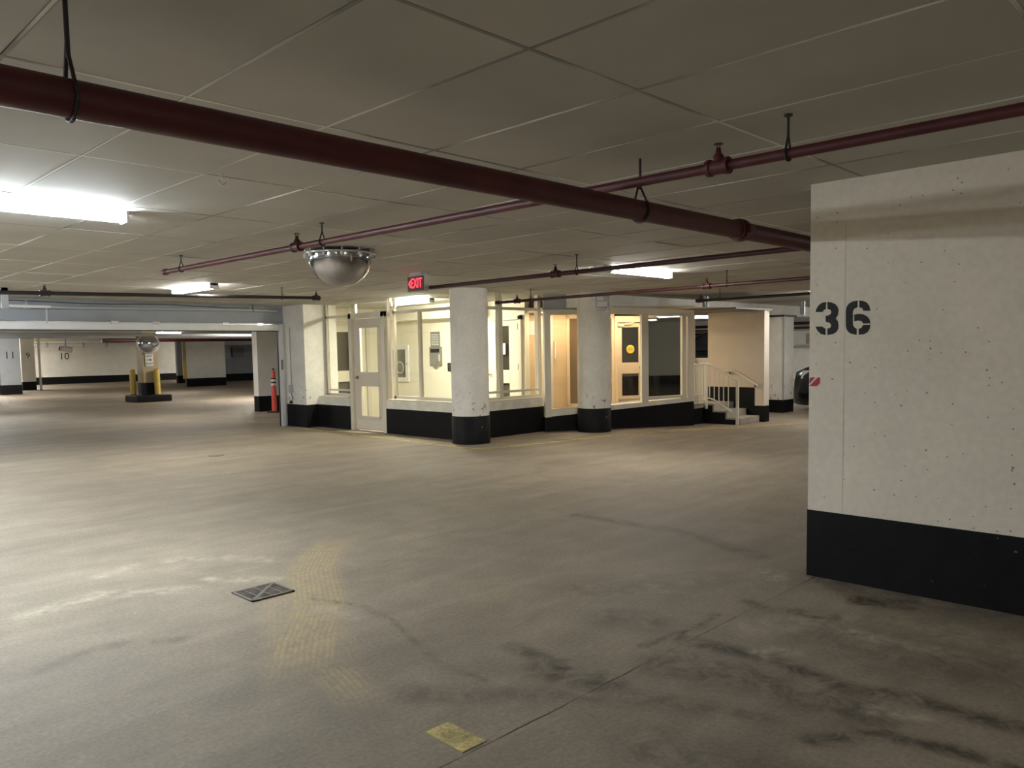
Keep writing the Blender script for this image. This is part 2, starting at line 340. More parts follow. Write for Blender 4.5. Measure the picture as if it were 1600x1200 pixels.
    for pts, r, amt in (([(3.41, 1.71), (3.5, 1.63)], .05, 1), ([(3.14, 1.11), (3.23, .95)], .04, 1), ([(3.96, 1.54), (3.95, 1.35), (3.98, 1.01)], .05, .9), ([(1.2, 5.05), (1.58, 5.14), (2.0, 4.85)], .07, .95), ([(1.75, 5.57), (1.99, 5.72)], .05, .8),
                        ([(2.21, 4.93), (2.48, 4.61)], .06, .95), ([(2.25, 5.6), (2.52, 5.42), (2.7, 5.08)], .07, .7), ([(2.36, 3.88), (2.42, 3.58)], .06, .6), ([(4.7, 2.3), (4.6, 2.25)], .07, .9), ([(3.7, 1.9), (4.2, 1.5)], .1, .5), ([(4.3, 1.3), (4.2, .7)], .15, .5)):
        d, _ = seg_d(px, py, pts); S[:, 2] = np.maximum(S[:, 2], sm(d, r*.5, r*1.2)*amt)
    a = me.attributes.new('stain', 'FLOAT_COLOR', 'POINT'); a.data.foreach_set('color', S.ravel())
    a = me.attributes.new('tread', 'FLOAT', 'POINT'); a.data.foreach_set('value', T)
    o = bpy.data.objects.new('floor', me); COL.objects.link(o)
    struct(o, 'stained grey concrete garage floor with tyre tracks', 'floor')
    return o
floor = make_floor()

# ------------------------------------------------------------------ ceiling: slab + insulation panels
ceiling = box('ceiling', 'ceiling_slab', -8, 42, -7, 52, CZ+.008, CZ+.2); struct(ceiling, 'low ceiling of grey insulation panels with pale joints', 'ceiling')
PX, PY, X0, Y0, G = .605, 1.2, 1.337, 1.795, .007
def panel_mesh():
    mb = MB(); x, y, c = PX/2-G, PY/2-G, .003
    lo = [(-x+c, -y+c, 0), (x-c, -y+c, 0), (x-c, y-c, 0), (-x+c, y-c, 0)]; mi = [(-x, -y, c), (x, -y, c), (x, y, c), (-x, y, c)]; hi = [(a, b, .012) for a, b, _ in mi]
    mb.add(lo+mi+hi, [(3, 2, 1, 0)]+[(k+i, k+(i+1) % 4, k+4+(i+1) % 4, k+4+i) for k in (0, 4) for i in range(4)]+[(8, 9, 10, 11)]); return mb
pm = panel_mesh(); cand = []; rest = []
R3 = np.array([[*r2], [*u2], [*fw]])
for i in range(-15, 67):
    for j in range(-8, 42):
        cx, cy = X0+(i+.5)*PX, Y0+(j+.5)*PY
        c = R3 @ np.array([cx, cy, CZ-CAM_H]); vis = False
        for dx in (-.3, .3):
            for dy in (-.6, .6):
                q = R3 @ np.array([cx+dx, cy+dy, CZ-CAM_H])
                if q[2] > .3 and abs(q[0]/q[2])*F_PX < 830 and -620 < CY_PX-600-q[1]/q[2]*F_PX < 620: vis = True
        (cand if vis else rest).append((c[2], cx, cy))
cand.sort(); far_p = cand[290:]+rest; cand = cand[:290]
p0 = None
for d, cx, cy in cand:
    if p0 is None: p0 = pm.build('ceiling_panel', 'insulation_panel', ceiling); o = p0
    else: o = p0.copy(); COL.objects.link(o)
    o.location = (cx, cy, CZ+random.uniform(-.0015, .0015)); o.rotation_euler = (random.uniform(-.0016, .0016), random.uniform(-.002, .002), 0)
mb = MB()
for d, cx, cy in far_p: mb.add([(a+cx, b+cy, c+CZ) for a, b, c in pm.v], pm.f)
o = mb.build('distant_ceiling_panels', 'insulation_panel', ceiling); o['kind'] = 'stuff'
def strip_mat():
    m = M['ceiling_slab'].copy(); m.name = 'joint_strip'; N, L = nodes_of(m); b = N['Principled BSDF']
    geo = N.new('ShaderNodeNewGeometry'); n = N.new('ShaderNodeTexNoise'); n.inputs['Scale'].default_value = .9; n.inputs['Detail'].default_value = 2; L.new(geo.outputs['Position'], n.inputs['Vector'])
    cr_ = N.new('ShaderNodeValToRGB'); e = cr_.color_ramp.elements; e[0].position = .40; e[0].color = (.30, .29, .26, 1); e[1].position = .55; e[1].color = (.80, .79, .73, 1); L.new(n.outputs[0], cr_.inputs[0]); L.new(cr_.outputs[0], b.inputs['Base Color']); M['joint_strip'] = m
strip_mat()
for k in range(-3, 16): box('joint_strip', 'joint_strip', -3, 26, Y0+k*PY-.008, Y0+k*PY+.008, CZ-.0022, CZ+.004, ceiling)
for k in range(-4, 32): box('joint_strip', 'joint_strip', X0+k*PX-.005, X0+k*PX+.005, -3, 19, CZ-.0018, CZ+.004, ceiling)
hk = MB(); hk.lathe((2.0, 4.11, CZ-.03), [(.004, 0), (.004, .03)], 8); n = 14
hk.path([(2.0+.018*math.sin(t), 4.11, CZ-.045+.018*math.cos(t)) for t in [2*PI*k/n for k in range(n-2)]], .004, 6)
tag(hk.build('ceiling_hook', 'white_plastic'), 'small pale hook screwed into the ceiling near the left lamp', 'hook')

# ------------------------------------------------------------------ enclosing walls (with black dado bands)
def wall(name, m, x0, x1, y0, y1, z0=0., z1=CZ+.008, band=.42, label=None, bm='black_paint', cat='wall', e=.003):
    o = box(name, m, x0, x1, y0, y1, z0, z1); struct(o, label, cat)
    if band: box('black_band', bm, x0-e, x1+e, y0-e, y1+e, 0, band, o)
    return o
w36 = wall('wall_right', 'wall_pitted', 4.79, 5.02, -5.5, 2.10, band=.42, bm='black_scuffed', label='pale pitted concrete wall stencilled 36 above a black band')
D3 = [[(2.063, 1.654), (2.058, 1.674), (2.045, 1.694), (2.025, 1.708), (2.0, 1.713), (2.0, 1.669), (2.013, 1.663), (2.021, 1.652)], [(2.062, 1.565), (2.02, 1.563), (2.011, 1.556), (2.0, 1.55), (2.0, 1.511), (2.027, 1.518), (2.047, 1.535), (2.057, 1.551)],
      [(1.991, 1.712), (1.964, 1.707), (1.942, 1.695), (1.927, 1.675), (1.923, 1.655), (1.927, 1.629), (1.94, 1.61), (1.926, 1.592), (1.922, 1.569), (1.923, 1.549), (1.934, 1.528), (1.955, 1.516), (1.988, 1.511), (1.989, 1.55), (1.973, 1.554), (1.966, 1.565), (1.97, 1.579), (1.979, 1.586), (2.0, 1.592), (2.001, 1.627), (1.981, 1.631), (1.968, 1.64), (1.966, 1.654), (1.974, 1.664), (1.99, 1.67)]]
D6 = [[(1.811, 1.71), (1.839, 1.707), (1.863, 1.694), (1.875, 1.676), (1.879, 1.651), (1.878, 1.567), (1.872, 1.539), (1.857, 1.521), (1.836, 1.512), (1.814, 1.508), (1.814, 1.544), (1.829, 1.552), (1.837, 1.566), (1.838, 1.646), (1.831, 1.662), (1.811, 1.671)], [(1.801, 1.71), (1.777, 1.705), (1.757, 1.694), (1.743, 1.674), (1.737, 1.646), (1.777, 1.648), (1.783, 1.663), (1.801, 1.67)],
      [(1.829, 1.628), (1.803, 1.631), (1.776, 1.627), (1.752, 1.612), (1.74, 1.593), (1.736, 1.572), (1.777, 1.573), (1.786, 1.587), (1.806, 1.593), (1.829, 1.588)], [(1.777, 1.565), (1.736, 1.564), (1.739, 1.542), (1.751, 1.522), (1.771, 1.51), (1.802, 1.508), (1.802, 1.543), (1.787, 1.548)]]
for nm, D in (('numeral_three', D3), ('numeral_six', D6)):
    mb = MB()
    for p in D: mb.prism(p, (4.7895, 0, 0), (0, 1, 0), (0, 0, 1), (-.0012, 0, 0))
    mb.build(nm, 'digit_black', w36)
box('panel_joint', 'joint_line', 4.7888, 4.79, 1.884, 1.887, .42, 2.18, w36)
st = thing('warning_sticker', 'small torn red and white striped sticker on wall edge below 36', 'sticker', (4.789, 2.07, 1.225))
mb = MB().prism([(2.098, 1.252), (2.03, 1.252), (2.032, 1.215), (2.05, 1.198), (2.098, 1.198)], (4.7895, 0, 0), (0, 1, 0), (0, 0, 1), (-.001, 0, 0)).build('backing', 'sign_red', st)
mb = MB().prism([(2.098, 1.210), (2.060, 1.252), (2.045, 1.252), (2.098, 1.198)], (4.7885, 0, 0), (0, 1, 0), (0, 0, 1), (-.001, 0, 0)); mb.prism([(2.098, 1.24), (2.088, 1.252), (2.098, 1.252)], (4.7885, 0, 0), (0, 1, 0), (0, 0, 1), (-.001, 0, 0)); mb.build('white_stripe', 'sign_white', st)
wall('wall_left', 'wall_far', -8.2, -8, -7, 52)
wall('wall_behind', 'wall_far', -8, 42, -7.2, -7)
wall('wall_end', 'wall_far', 26, 26.2, -7, 18.7, band=.3, label='white far wall behind the parked dark car')
wall('wall_back', 'wall_far', 12.4, 42, 50, 50.2, band=.42, label='long white back wall with grey band at far left')
wall('wall_back_left', 'wall_far', -8, 12.7, 51.8, 52, band=.42)
wall('wall_far_right', 'wall_far', 41.8, 42, 18.7, 50, band=.42)
wall('wall_stub', 'wall_far', 9.83, 26, 18.7, 18.95, band=.40, label='white wall end with black band behind the orange post')

# ------------------------------------------------------------------ kiosk
XA, XW = 8.52, 8.71          # curb face and glazing plane of the left side
YB, YW = 9.42, 9.55          # the same for the short front side
CP0, CT, CN = Vector((10.42, 9.28, 0)), Vector((.8472, -.5313, 0)), Vector((.5313, .8472, 0))
XC = Matrix(((CT.x, CN.x, 0, CP0.x), (CT.y, CN.y, 0, CP0.y), (0, 0, 1, 0), (0, 0, 0, 1)))   # s along ramp side, n inwards
# corner pier
o = wall('wall_pier', 'column_white', 8.25, 9.0, 13.78, 14.56, band=.45, bm='black_paint', label='white square corner pier with black base left of the booth', cat='pier')
# curb walls
def curb(name, label, bx, zb=.45, zt=.59):
    o = box(name, 'cream_sill', *bx, 0, zt); struct(o, label, 'low wall'); x0, x1, y0, y1 = bx
    box('black_band', 'black_paint', x0-.004, x1+.004, y0-.004, y1+.004, 0, zb, o); return o
c1 = curb('wall_curb_left', 'low black and cream curb wall between pier and booth door', (XA, XA+.28, 12.67, 13.78))
c2 = curb('wall_curb_front', 'low black and cream curb wall right of the booth door', (XA, XA+.28, YB, 11.52))
c3 = curb('wall_curb_corner', 'low black and cream curb wall right of the front round column', (XA+.28, 10.42, YB, YB+.22))
for x0, x1, y0, y1, o in ((XA+.02, XA+.28, 12.72, 13.78, c1), (XA+.02, XA+.28, YB, 11.52, c2), (XA+.28, 10.42, YB+.02, YB+.22, c3)):
    box('sill', 'cream_frame', x0, x1, y0, y1, .59, .62, o, .006)
# ramp curb
mb = MB(XC); s0, s1 = 0., 2.79
mb.hexa([(s0, 0, 0), (s1, 0, 0), (s1, .22, 0), (s0, .22, 0)], [(s0, 0, .36), (s1, 0, .53), (s1, .22, .53), (s0, .22, .36)])
c4 = struct(mb.build('wall_curb_ramp', 'cream_sill'), 'sloping black curb wall of the ramp beside the second round column', 'low wall')
mb = MB(XC); mb.hexa([(s0-.004, -.005, 0), (s1+.004, -.005, 0), (s1+.004, .225, 0), (s0-.004, .225, 0)], [(s0-.004, -.005, .265), (s1+.004, -.005, .455), (s1+.004, .225, .455), (s0-.004, .225, .265)]); mb.box(-.09, 0, -.02, .25, 0, .262); mb.build('black_band', 'black_paint', c4)
# windows
def window(n, label): return tag(thing('window_%d' % n, label, 'window', kind='structure'), label, 'window')
def win_y(w_, X, y0, y1, z0, z1, mull=(), t=.05, d=.05, top=CZ, m='cream_frame', g='glass', rail=None):
    """glazed bay in the plane X=const"""
    mb = MB(); mb.box(X, X+d, y0, y1, z0, z0+t); mb.box(X, X+d, y0, y1, z1-t, z1)
    mb.box(X, X+d, y0, y0+t, z0, top); mb.box(X, X+d, y1-t, y1, z0, top)
    mb.build('frame', m, w_)
    ed = [y0+t]+list(mull)+[y1-t]
    for y in mull: box('mullion', m, X, X+d, y-.03, y+.03, z0+t, z1-t, w_)
    for a, b in zip(ed, ed[1:]): box('pane', g, X+.02, X+.028, a, b, z0+t, z1-t, w_)
    if top > z1+.05: box('pane', g, X+.02, X+.028, y0+t, y1-t, z1, top, w_)
    if rail: box('low_rail', m, X-.02, X+.01, y0+t, y1-t, rail, rail+.035, w_)
w1 = window(1, 'narrow glazed booth window left of the cream door'); win_y(w1, XW, 12.68, 13.72, .62, 2.20, rail=.72)
box('pane', 'dark_glass', XW+.02, XW+.028, 13.66, 13.86, .62, CZ, w1)
w2 = window(2, 'wide two pane booth window right of the cream door'); win_y(w2, XW, 9.62, 11.52, .62, 2.20, (10.77,))
w3 = window(3, 'glazed booth window right of the front round column')
mb = MB(); mb.box(8.75, 10.55, YW, YW+.05, .62, .66); mb.box(8.75, 10.55, YW, YW+.05, 2.15, 2.20)
for x in (8.75, 9.44, 10.42): mb.box(x, x+.09, YW-.02, YW+.06, .62, CZ)
mb.build('frame', 'cream_frame', w3)
for a, b in ((8.84, 9.44), (9.53, 10.42)):
    box('pane', 'glass', a, b, YW+.02, YW+.028, .66, 2.15, w3); box('pane', 'glass', a, b, YW+.02, YW+.028, 2.2, CZ, w3)
    box('low_rail', 'cream_frame', a, b, YW-.03, YW, .73, .77, w3)
# entrance door of the booth
dr = thing('door_1', 'cream booth door with two glass lites and lever handle', 'door', (XA, 12.1, 0), kind='structure')
mb = MB(); mb.box(XA, XA+.14, 12.56, 12.66, 0, 2.20); mb.box(XA, XA+.14, 11.53, 11.63, 0, 2.20); mb.box(XA, XA+.14, 11.53, 12.66, 2.10, 2.20); mb.build('frame', 'cream_frame', dr, .006)
mb = MB(); mb.box(XA+.06, XA+.16, 12.66, 12.70, .0, 2.2); mb.box(XA+.06, XA+.12, 11.50, 11.53, 0, CZ); mb.box(XA+.06, XA+.14, 11.53, 12.66, 2.38, CZ); mb.build('surround', 'cream_frame', dr); box('pane', 'glass', XA+.09, XA+.098, 11.53, 12.66, 2.2, 2.38, dr)
y0, y1, ya, yb = 11.64, 12.55, 11.77, 12.36     # leaf and lites
mb = MB(); X = XA+.05
mb.box(X, X+.045, y0, ya, .02, 2.09); mb.box(X, X+.045, yb, y1, .02, 2.09)
for a, b in ((.02, .26), (.86, 1.08), (1.94, 2.09)): mb.box(X, X+.045, ya, yb, a, b)
leaf = mb.build('leaf', 'cream_door', dr, .004)
for a, b in ((.26, .86), (1.08, 1.94)):
    box('lite', 'glass', X+.02, X+.026, ya, yb, a, b, leaf)
    mb = MB()
    for q in ((ya, ya+.022, a, b), (yb-.022, yb, a, b), (ya, yb, a, a+.022), (ya, yb, b-.022, b)): mb.box(X-.012, X, *q)
    mb.build('lite_bead', 'cream_frame', leaf)
mb = MB(); mb.lathe((X-.012, 12.46, 1.0), [(.032, 0), (.032, .012)], 16, 'x'); mb.tube((X, 12.46, 1.0), (X-.06, 12.46, 1.0), .011); mb.tube((X-.055, 12.465, 1.0), (X-.055, 12.35, 1.0), .010); mb.build('lever_handle', 'brass', leaf)
box('kick_plate', 'cream_frame', X-.004, X, y0+.05, y1-.05, .05, .2, leaf)
# interior walls of the booth
KI = 'kiosk_inner'
wn = box('wall_booth_north', KI, 9.0, 12.2, 14.62, 14.8, 0, CZ+.008); struct(wn, 'cream inner end wall of the booth', 'wall')
we = box('wall_booth_back', KI, 10.9, 11.02, 10.30, 14.62, 0, CZ+.008); struct(we, 'cream inner back wall of the booth seen through the glass', 'wall')
box('bulkhead', KI, 10.55, 10.9, 11.3, 14.62, 2.14, CZ+.008, we)
box('wall_booth_floor', 'step_concrete', XA+.28, 10.9, YB+.2, 14.62, 0, .012); struct(bpy.data.objects['wall_booth_floor'], None, None); bpy.data.objects['wall_booth_floor'].name = 'floor_booth'
# fire hose cabinet
fc = thing('fire_hose_cabinet', 'white framed glass fire hose cabinet on booth back wall', 'cabinet', (10.88, 14.14, 1.18))
mb = MB(); Xc = 10.86
for q in ((13.84, 13.94, .80, 1.62), (14.40, 14.48, .80, 1.62), (13.94, 14.40, .80, .90), (13.94, 14.40, 1.52, 1.62)): mb.box(Xc, Xc+.04, *q)
mb.build('frame', 'white_plastic', fc, .005); box('back_box', 'panel_grey', Xc+.03, Xc+.04, 13.94, 14.40, .9, 1.52, fc); box('glass_front', 'glass', Xc+.008, Xc+.014, 13.94, 14.40, .90, 1.52, fc)
mb = MB()
for k in range(10):
    t0, t1 = PI*k/5, PI*(k+1)/5; mb.tube((Xc+.02, 14.16+.13*math.cos(t0), 1.12+.13*math.sin(t0)), (Xc+.02, 14.16+.13*math.cos(t1), 1.12+.13*math.sin(t1)), .012, 6)
mb.build('hose', 'white_plastic', fc); MB().lathe((Xc-.012, 13.89, 1.2), [(.012, 0), (.012, .012)], 10, 'x').build('latch', 'dark_steel', fc)
# intercom / notice
ip = thing('entry_intercom', 'grey entry intercom panel below a framed notice in the booth', 'intercom', (10.89, 12.93, 1.35))
box('housing', 'panel_grey', 10.86, 10.9, 12.72, 13.10, 1.16, 1.56, ip, .008); box('base_bracket', 'panel_grey', 10.87, 10.9, 12.86, 12.98, 1.11, 1.16, ip)
mb = MB()
for r in range(3):
    for c in range(3): mb.box(10.852, 10.86, 12.80+c*.03, 12.818+c*.03, 1.22+r*.035, 1.242+r*.035)
mb.build('keypad', 'galvanized', ip); box('display', 'dark_pit', 10.853, 10.86, 12.77, 13.05, 1.44, 1.52, ip); box('card_reader', 'white_plastic', 10.852, 10.86, 12.76, 12.785, 1.25, 1.40, ip)
nb = thing('wall_notice', 'grey printed notice sheet above the intercom in the booth', 'notice', (10.89, 12.94, 1.72)); box('sheet', 'panel_grey', 10.885, 10.9, 12.78, 13.08, 1.57, 1.88, nb)
mb = MB()
for k in range(7): mb.box(10.882, 10.885, 12.81, 13.05, 1.60+k*.036, 1.612+k*.036)
mb.build('printed_lines', 'sign_white', nb)
cr = thing('door_buzzer', 'small black door release box behind the front round column', 'switch', (10.89, 12.47, 1.13)); box('casing', 'black_rubber', 10.86, 10.9, 12.42, 12.52, 1.04, 1.22, cr, .01); MB().lathe((10.85, 12.47, 1.15), [(.015, 0), (.015, .01)], 10, 'x').build('button', 'chrome', cr)
# inner doors
def lite_door(root, X, y0, y1, zt, lites, hy, m='kiosk_inner', gm='dark_glass', axis='x', th=.04):
    """leaf in plane const; axis x -> plane X=const spanning y ; axis y -> plane Y=const spanning x"""
    def bx(mb, a0, a1, d0, d1, z0, z1):
        mb.box(d0, d1, a0, a1, z0, z1) if axis == 'x' else mb.box(a0, a1, d0, d1, z0, z1)
    la, lb = lites[0][0], lites[0][1]; mb = MB()
    bx(mb, y0, la, X, X+th, .02, zt); bx(mb, lb, y1, X, X+th, .02, zt)
    zz = .02
    for _, _, a, b in lites: bx(mb, la, lb, X, X+th, zz, a); zz = b
    bx(mb, la, lb, X, X+th, zz, zt); leaf = mb.build('leaf', m, root, .004)
    for a0, a1, z0, z1 in lites: mb = MB(); bx(mb, a0, a1, X+.012, X+.02, z0, z1); mb.build('lite', gm, leaf)
    mb = MB()
    if axis == 'x': mb.lathe((X-.055, hy, 1.0), [(.01, 0), (.028, .006), (.03, .02), (.012, .03), (.012, .055)], 14, 'x')
    else: mb.lathe((hy, X-.055, 1.0), [(.01, 0), (.028, .006), (.03, .02), (.012, .03), (.012, .055)], 14, 'y')
    mb.build('door_knob', 'chrome', leaf); return leaf
d2 = thing('door_2', 'white inner booth door with a paper notice on its window', 'door', (10.86, 10.9, 0), kind='structure')
lf = lite_door(d2, 10.855, 10.44, 11.30, 2.03, [(10.69, 11.06, .42, .82), (10.69, 11.06, 1.08, 1.93)], 11.20)
mb = MB(); mb.box(10.84, 10.9, 11.31, 11.38, 0, 2.12); mb.box(10.84, 10.9, 10.36, 10.43, 0, 2.12); mb.box(10.84, 10.9, 10.36, 11.38, 2.04, 2.12); mb.build('frame', 'cream_frame', d2)
for z in (.35, 1.08, 1.85): box('hinge', 'dark_steel', 10.845, 10.858, 10.425, 10.45, z, z+.12, d2)
pn = tag(box('paper_notice', 'paper', 10.848, 10.852, 10.78, 10.94, 1.38, 1.60), 'white paper sheet taped inside the inner booth door window', 'notice')
d3 = thing('door_3', 'white glazed door in the booth end wall behind the left window', 'door', (9.65, 14.6, 0), kind='structure')
lf = lite_door(d3, 14.575, 9.36, 10.26, 2.05, [(9.52, 10.06, .3, .84), (9.52, 10.06, 1.08, 1.92)], 9.43, axis='y')
mb = MB(); mb.box(9.26, 9.35, 14.55, 14.62, 0, 2.15); mb.box(10.27, 10.36, 14.55, 14.62, 0, 2.15); mb.box(9.26, 10.36, 14.55, 14.62, 2.06, 2.15); mb.build('frame', 'cream_frame', d3)

# ---- ramp corridor behind the sloping curb
def zc(s): return .36+.061*s      # curb top
w4 = window(4, 'tall glazed bay left of the second round column showing warm timber wall')
mb = MB(XC); mb.hexa([(-.08, -.03, .255), (.03, -.03, .262), (.03, .08, .262), (-.08, .08, .255)], [(-.08, -.03, 2.15), (.03, -.03, 2.15), (.03, .08, 2.15), (-.08, .08, 2.15)])
mb.box(-.08, 1.1, 0, .06, 2.07, 2.16); mb.hexa([(.03, .0, .36), (1.15, .0, .42), (1.15, .06, .42), (.03, .06, .36)], [(.03, .0, .40), (1.15, .0, .46), (1.15, .06, .46), (.03, .06, .40)]); mb.build('frame', 'cream_frame', w4)
box('pane', 'glass', .03, 1.1, .03, .038, .38, 2.07, w4, xf=XC)
ph = box('header', 'beam_paint', -.08, 1.1, .02, .06, 2.16, CZ+.008, w4, xf=XC)
w5 = window(5, 'glazed ramp bay with door opening right of the second round column')
mb = MB(XC); mb.hexa([(.95, -.03, 2.10), (2.79, -.03, 2.02), (2.79, .09, 2.02), (.95, .09, 2.10)], [(.95, -.03, 2.21), (2.79, -.03, 2.13), (2.79, .09, 2.13), (.95, .09, 2.21)])
for a, b in ((1.10, 1.16), (1.76, 1.89), (2.56, 2.64), (2.68, 2.79)): mb.hexa([(a, -.02, zc(a)-.02), (b, -.02, zc(b)-.02), (b, .07, zc(b)-.02), (a, .07, zc(a)-.02)], [(a, -.02, 2.09), (b, -.02, 2.06), (b, .07, 2.06), (a, .07, 2.09)])
mb.hexa([(1.89, 0, .50), (2.6, 0, .53), (2.6, .06, .53), (1.89, .06, .50)], [(1.89, 0, .56), (2.6, 0, .58), (2.6, .06, .58), (1.89, .06, .56)])
mb.build('frame', 'cream_frame', w5); box('pane', 'glass', 1.89, 2.56, .03, .038, .55, 2.03, w5, xf=XC)
box('canopy_edge', 'cream_frame', .95, 2.79, -.05, .10, 2.205, 2.225, w5, xf=XC)
# corridor back side at n = 1.5 (timber wall, dark lite, door, glazing)
wb = box('wall_corridor', 'warm_inner', -.1, .80, 1.5, 1.58, 0, CZ+.008, xf=XC); struct(wb, 'warm timber panelled corridor wall behind the glass', 'wall')
mb = MB(XC); mb.box(.26, .52, 1.47, 1.5, 0, 2.12); mb.build('frame_strip', 'cream_frame', wb)
mb = MB(XC); mb.box(-.1, .8, 1.48, 1.5, .02, .14); mb.build('skirting', 'warm_frame', wb)
mb = MB(XC); mb.box(.0, .22, 1.485, 1.5, 1.75, 2.02); mb.build('light_panel', 'white_plastic', wb)  # plain white plate high on the timber wall
gb = thing('grab_bar', 'short white pull handle on the corridor wall beside the tall frame', 'handle', tuple(XC @ Vector((.50, 1.40, 1.45))))
mb = MB(XC); mb.tube((.55, 1.42, 1.28), (.55, 1.42, 1.62), .014); mb.tube((.55, 1.42, 1.29), (.55, 1.5, 1.29), .012); mb.tube((.55, 1.42, 1.61), (.55, 1.5, 1.61), .012); mb.build('bar', 'white_plastic', gb)
w6 = window(6, 'tall dark inner glazing beside the timber corridor wall')
mb = MB(XC); mb.box(.80, .86, 1.46, 1.54, 0, 2.12); mb.box(.80, 1.80, 1.46, 1.54, 2.06, 2.14); mb.box(.80, 1.8, 1.46, 1.54, .30, .38); mb.box(1.74, 1.80, 1.46, 1.54, 0, 2.12); mb.build('frame', 'warm_frame', w6)
box('pane', 'brown_glass', .86, 1.74, 1.495, 1.503, .38, 2.06, w6, xf=XC)
box('low_panel', 'warm_inner', .80, 1.80, 1.5, 1.56, 0, .30, w6, xf=XC)
XD = XC @ Matrix.Translation((1.86, 1.5, 0))
d4 = thing('door_4', 'warm lit corridor door with two lites and a round yellow sticker', 'door', tuple(XD @ Vector((.3, 0, .4))), kind='structure')
mb = MB(XD)
for a, b in ((-.06, 0), (.53, .60)): mb.box(a, b, -.06, .06, .0, 2.03)
mb.box(-.06, .60, -.06, .06, 1.98, 2.10); mb.build('frame', 'warm_frame', d4)
mb = MB(XD); mb.box(.01, .11, 0, .045, .44, 1.97); mb.box(.48, .53, 0, .045, .44, 1.97)
for a, b in ((.44, .50), (.95, 1.17), (1.88, 1.97)): mb.box(.11, .48, 0, .045, a, b)
lf = mb.build('leaf', 'warm_frame', d4)
for a, b in ((.50, .95), (1.17, 1.88)): box('lite', 'glass', .11, .48, .018, .024, a, b, lf, xf=XD)
MB(XD).lathe((.495, -.05, 1.07), [(.012, 0), (.026, .012), (.02, .035), (.01, .05)], 12, 'y').build('door_knob', 'brass', lf)
mb = MB(XD); mb.box(.02, .14, -.05, 0, 1.90, 1.95); mb.tube((.1, -.03, 1.92), (.33, -.10, 1.97), .012, 6); mb.build('door_closer', 'warm_frame', d4)
MB(XD).lathe((.29, -.012, 1.44), [(.085, 0), (.085, .006)], 28, 'y').build('round_sticker', 'sticker_yellow', lf)
mb = MB(XD)
for z, hw in ((1.475, .05), (1.45, .065), (1.43, .065), (1.405, .05)): mb.box(.29-hw, .29+hw, -.015, -.011, z-.006, z+.006)
mb.build('sticker_print', 'tan_paint', lf)
box('threshold', 'step_concrete', -.06, 1.6, -.02, .06, 0, .44, d4, xf=XD)
w7 = window(7, 'wide glazing at the corridor back beyond the sticker door')
mb = MB(XC); mb.box(2.46, 2.52, 1.46, 1.54, .4, 2.1); mb.box(3.5, 3.56, 1.46, 1.54, .4, 2.1); mb.box(2.46, 3.56, 1.46, 1.54, 2.06, 2.12); mb.box(2.46, 3.56, 1.46, 1.54, .40, .47); mb.build('frame', 'warm_frame', w7)
box('pane', 'glass', 2.52, 3.5, 1.495, 1.503, .47, 2.06, w7, xf=XC)
wq = box('wall_stairwell', 'panel_grey', .9, 4.6, 3.9, 4.05, 0, CZ+.008, xf=XC); struct(wq, 'grey stairwell wall with dark band behind the corridor glazing', 'wall')
box('black_band', 'black_paint', .9, 4.6, 3.895, 4.0, 0, .80, wq, xf=XC)
mb = MB(XC); mb.hexa([(.0, .22, 0), (2.79, .22, 0), (2.79, 1.46, 0), (.0, 1.46, 0)], [(.0, .22, .24), (2.79, .22, .45), (2.79, 1.46, .45), (.0, 1.46, .24)])
struct(mb.build('floor_ramp', 'step_concrete'), 'sloping ramp floor inside the glazed corridor', 'ramp')
struct(box('wall_corridor_head', 'panel_grey', -.1, 2.3, 1.5, 1.56, 2.14, CZ+.008, xf=XC), None, None)

# ------------------------------------------------------------------ round columns
def round_column(x, y, r, label, band, m='column_white'):
    t = thing('round_column', label, 'column', (x, y, 0))
    mb = MB(); mb.lathe((x, y, 0), [(r, 0), (r, .9), (r, 1.7), (r, CZ+.006)], 40); mb.build('shaft', m, t)
    mb = MB(); mb.lathe((x, y, 0), [(r+.006, 0.001), (r+.006, band-.004), (r+.0, band)], 40); mb.build('painted_base', 'black_scuffed', t); return t
round_column(8.445, 9.195, .298, 'white round column with scuffed black base in front of the booth window', .44)
round_column(10.955, 8.69, .292, 'white round column with clean black base carrying the junction box', .42)

# ------------------------------------------------------------------ overhead beams, soffit, door header
struct(box('trim_1', 'column_white', 10.7, 22, 8.72, 9.1, 2.19, CZ+.008), 'pale concrete beam running right above the stairs', 'beam')
struct(box('trim_2', 'beam_paint', -8, 8.25, 14.56, 15.1, 2.08, CZ+.008), 'grey concrete beam over the open garage door', 'beam')
struct(box('trim_3', 'panel_grey', 12.95, 14.35, 7.03, 8.70, 2.13, 2.16), 'thin grey soffit slab over the stair landing', 'soffit')
od = thing('garage_door', 'raised white sectional garage door edge under grey beam', 'garage door', (3.0, 14.45, 2.0))
box('bottom_rail', 'white_metal', -6, 8.075, 14.42, 14.48, 1.93, 2.05, od, .006); box('rubber_seal', 'black_rubber', -6, 8.075, 14.43, 14.47, 1.915, 1.93, od); box('top_lip', 'galvanized', -6, 8.075, 14.40, 14.49, 2.05, 2.065, od)
for x in (4.9, 5.6, 6.9, 7.6): box('hinge_bracket', 'galvanized', x, x+.12, 14.395, 14.42, 2.03, 2.08, od)
dt = thing('garage_door_track', 'tall white steel door track standing beside the grey pier', 'door track', (8.15, 14.47, 0))
mb = MB(); mb.box(8.09, 8.17, 14.44, 14.52, 0, 2.06); mb.box(8.17, 8.23, 14.49, 14.55, 0, 2.06); mb.build('channel', 'white_metal', dt, .004); box('track_web', 'dark_steel', 8.08, 8.10, 14.50, 14.54, 0, 2.06, dt)
for k in range(5): MB().lathe((8.13, 14.437, .4+k*.36), [(.01, 0), (.01, .006)], 8, 'y').build('bolt', 'galvanized', dt)
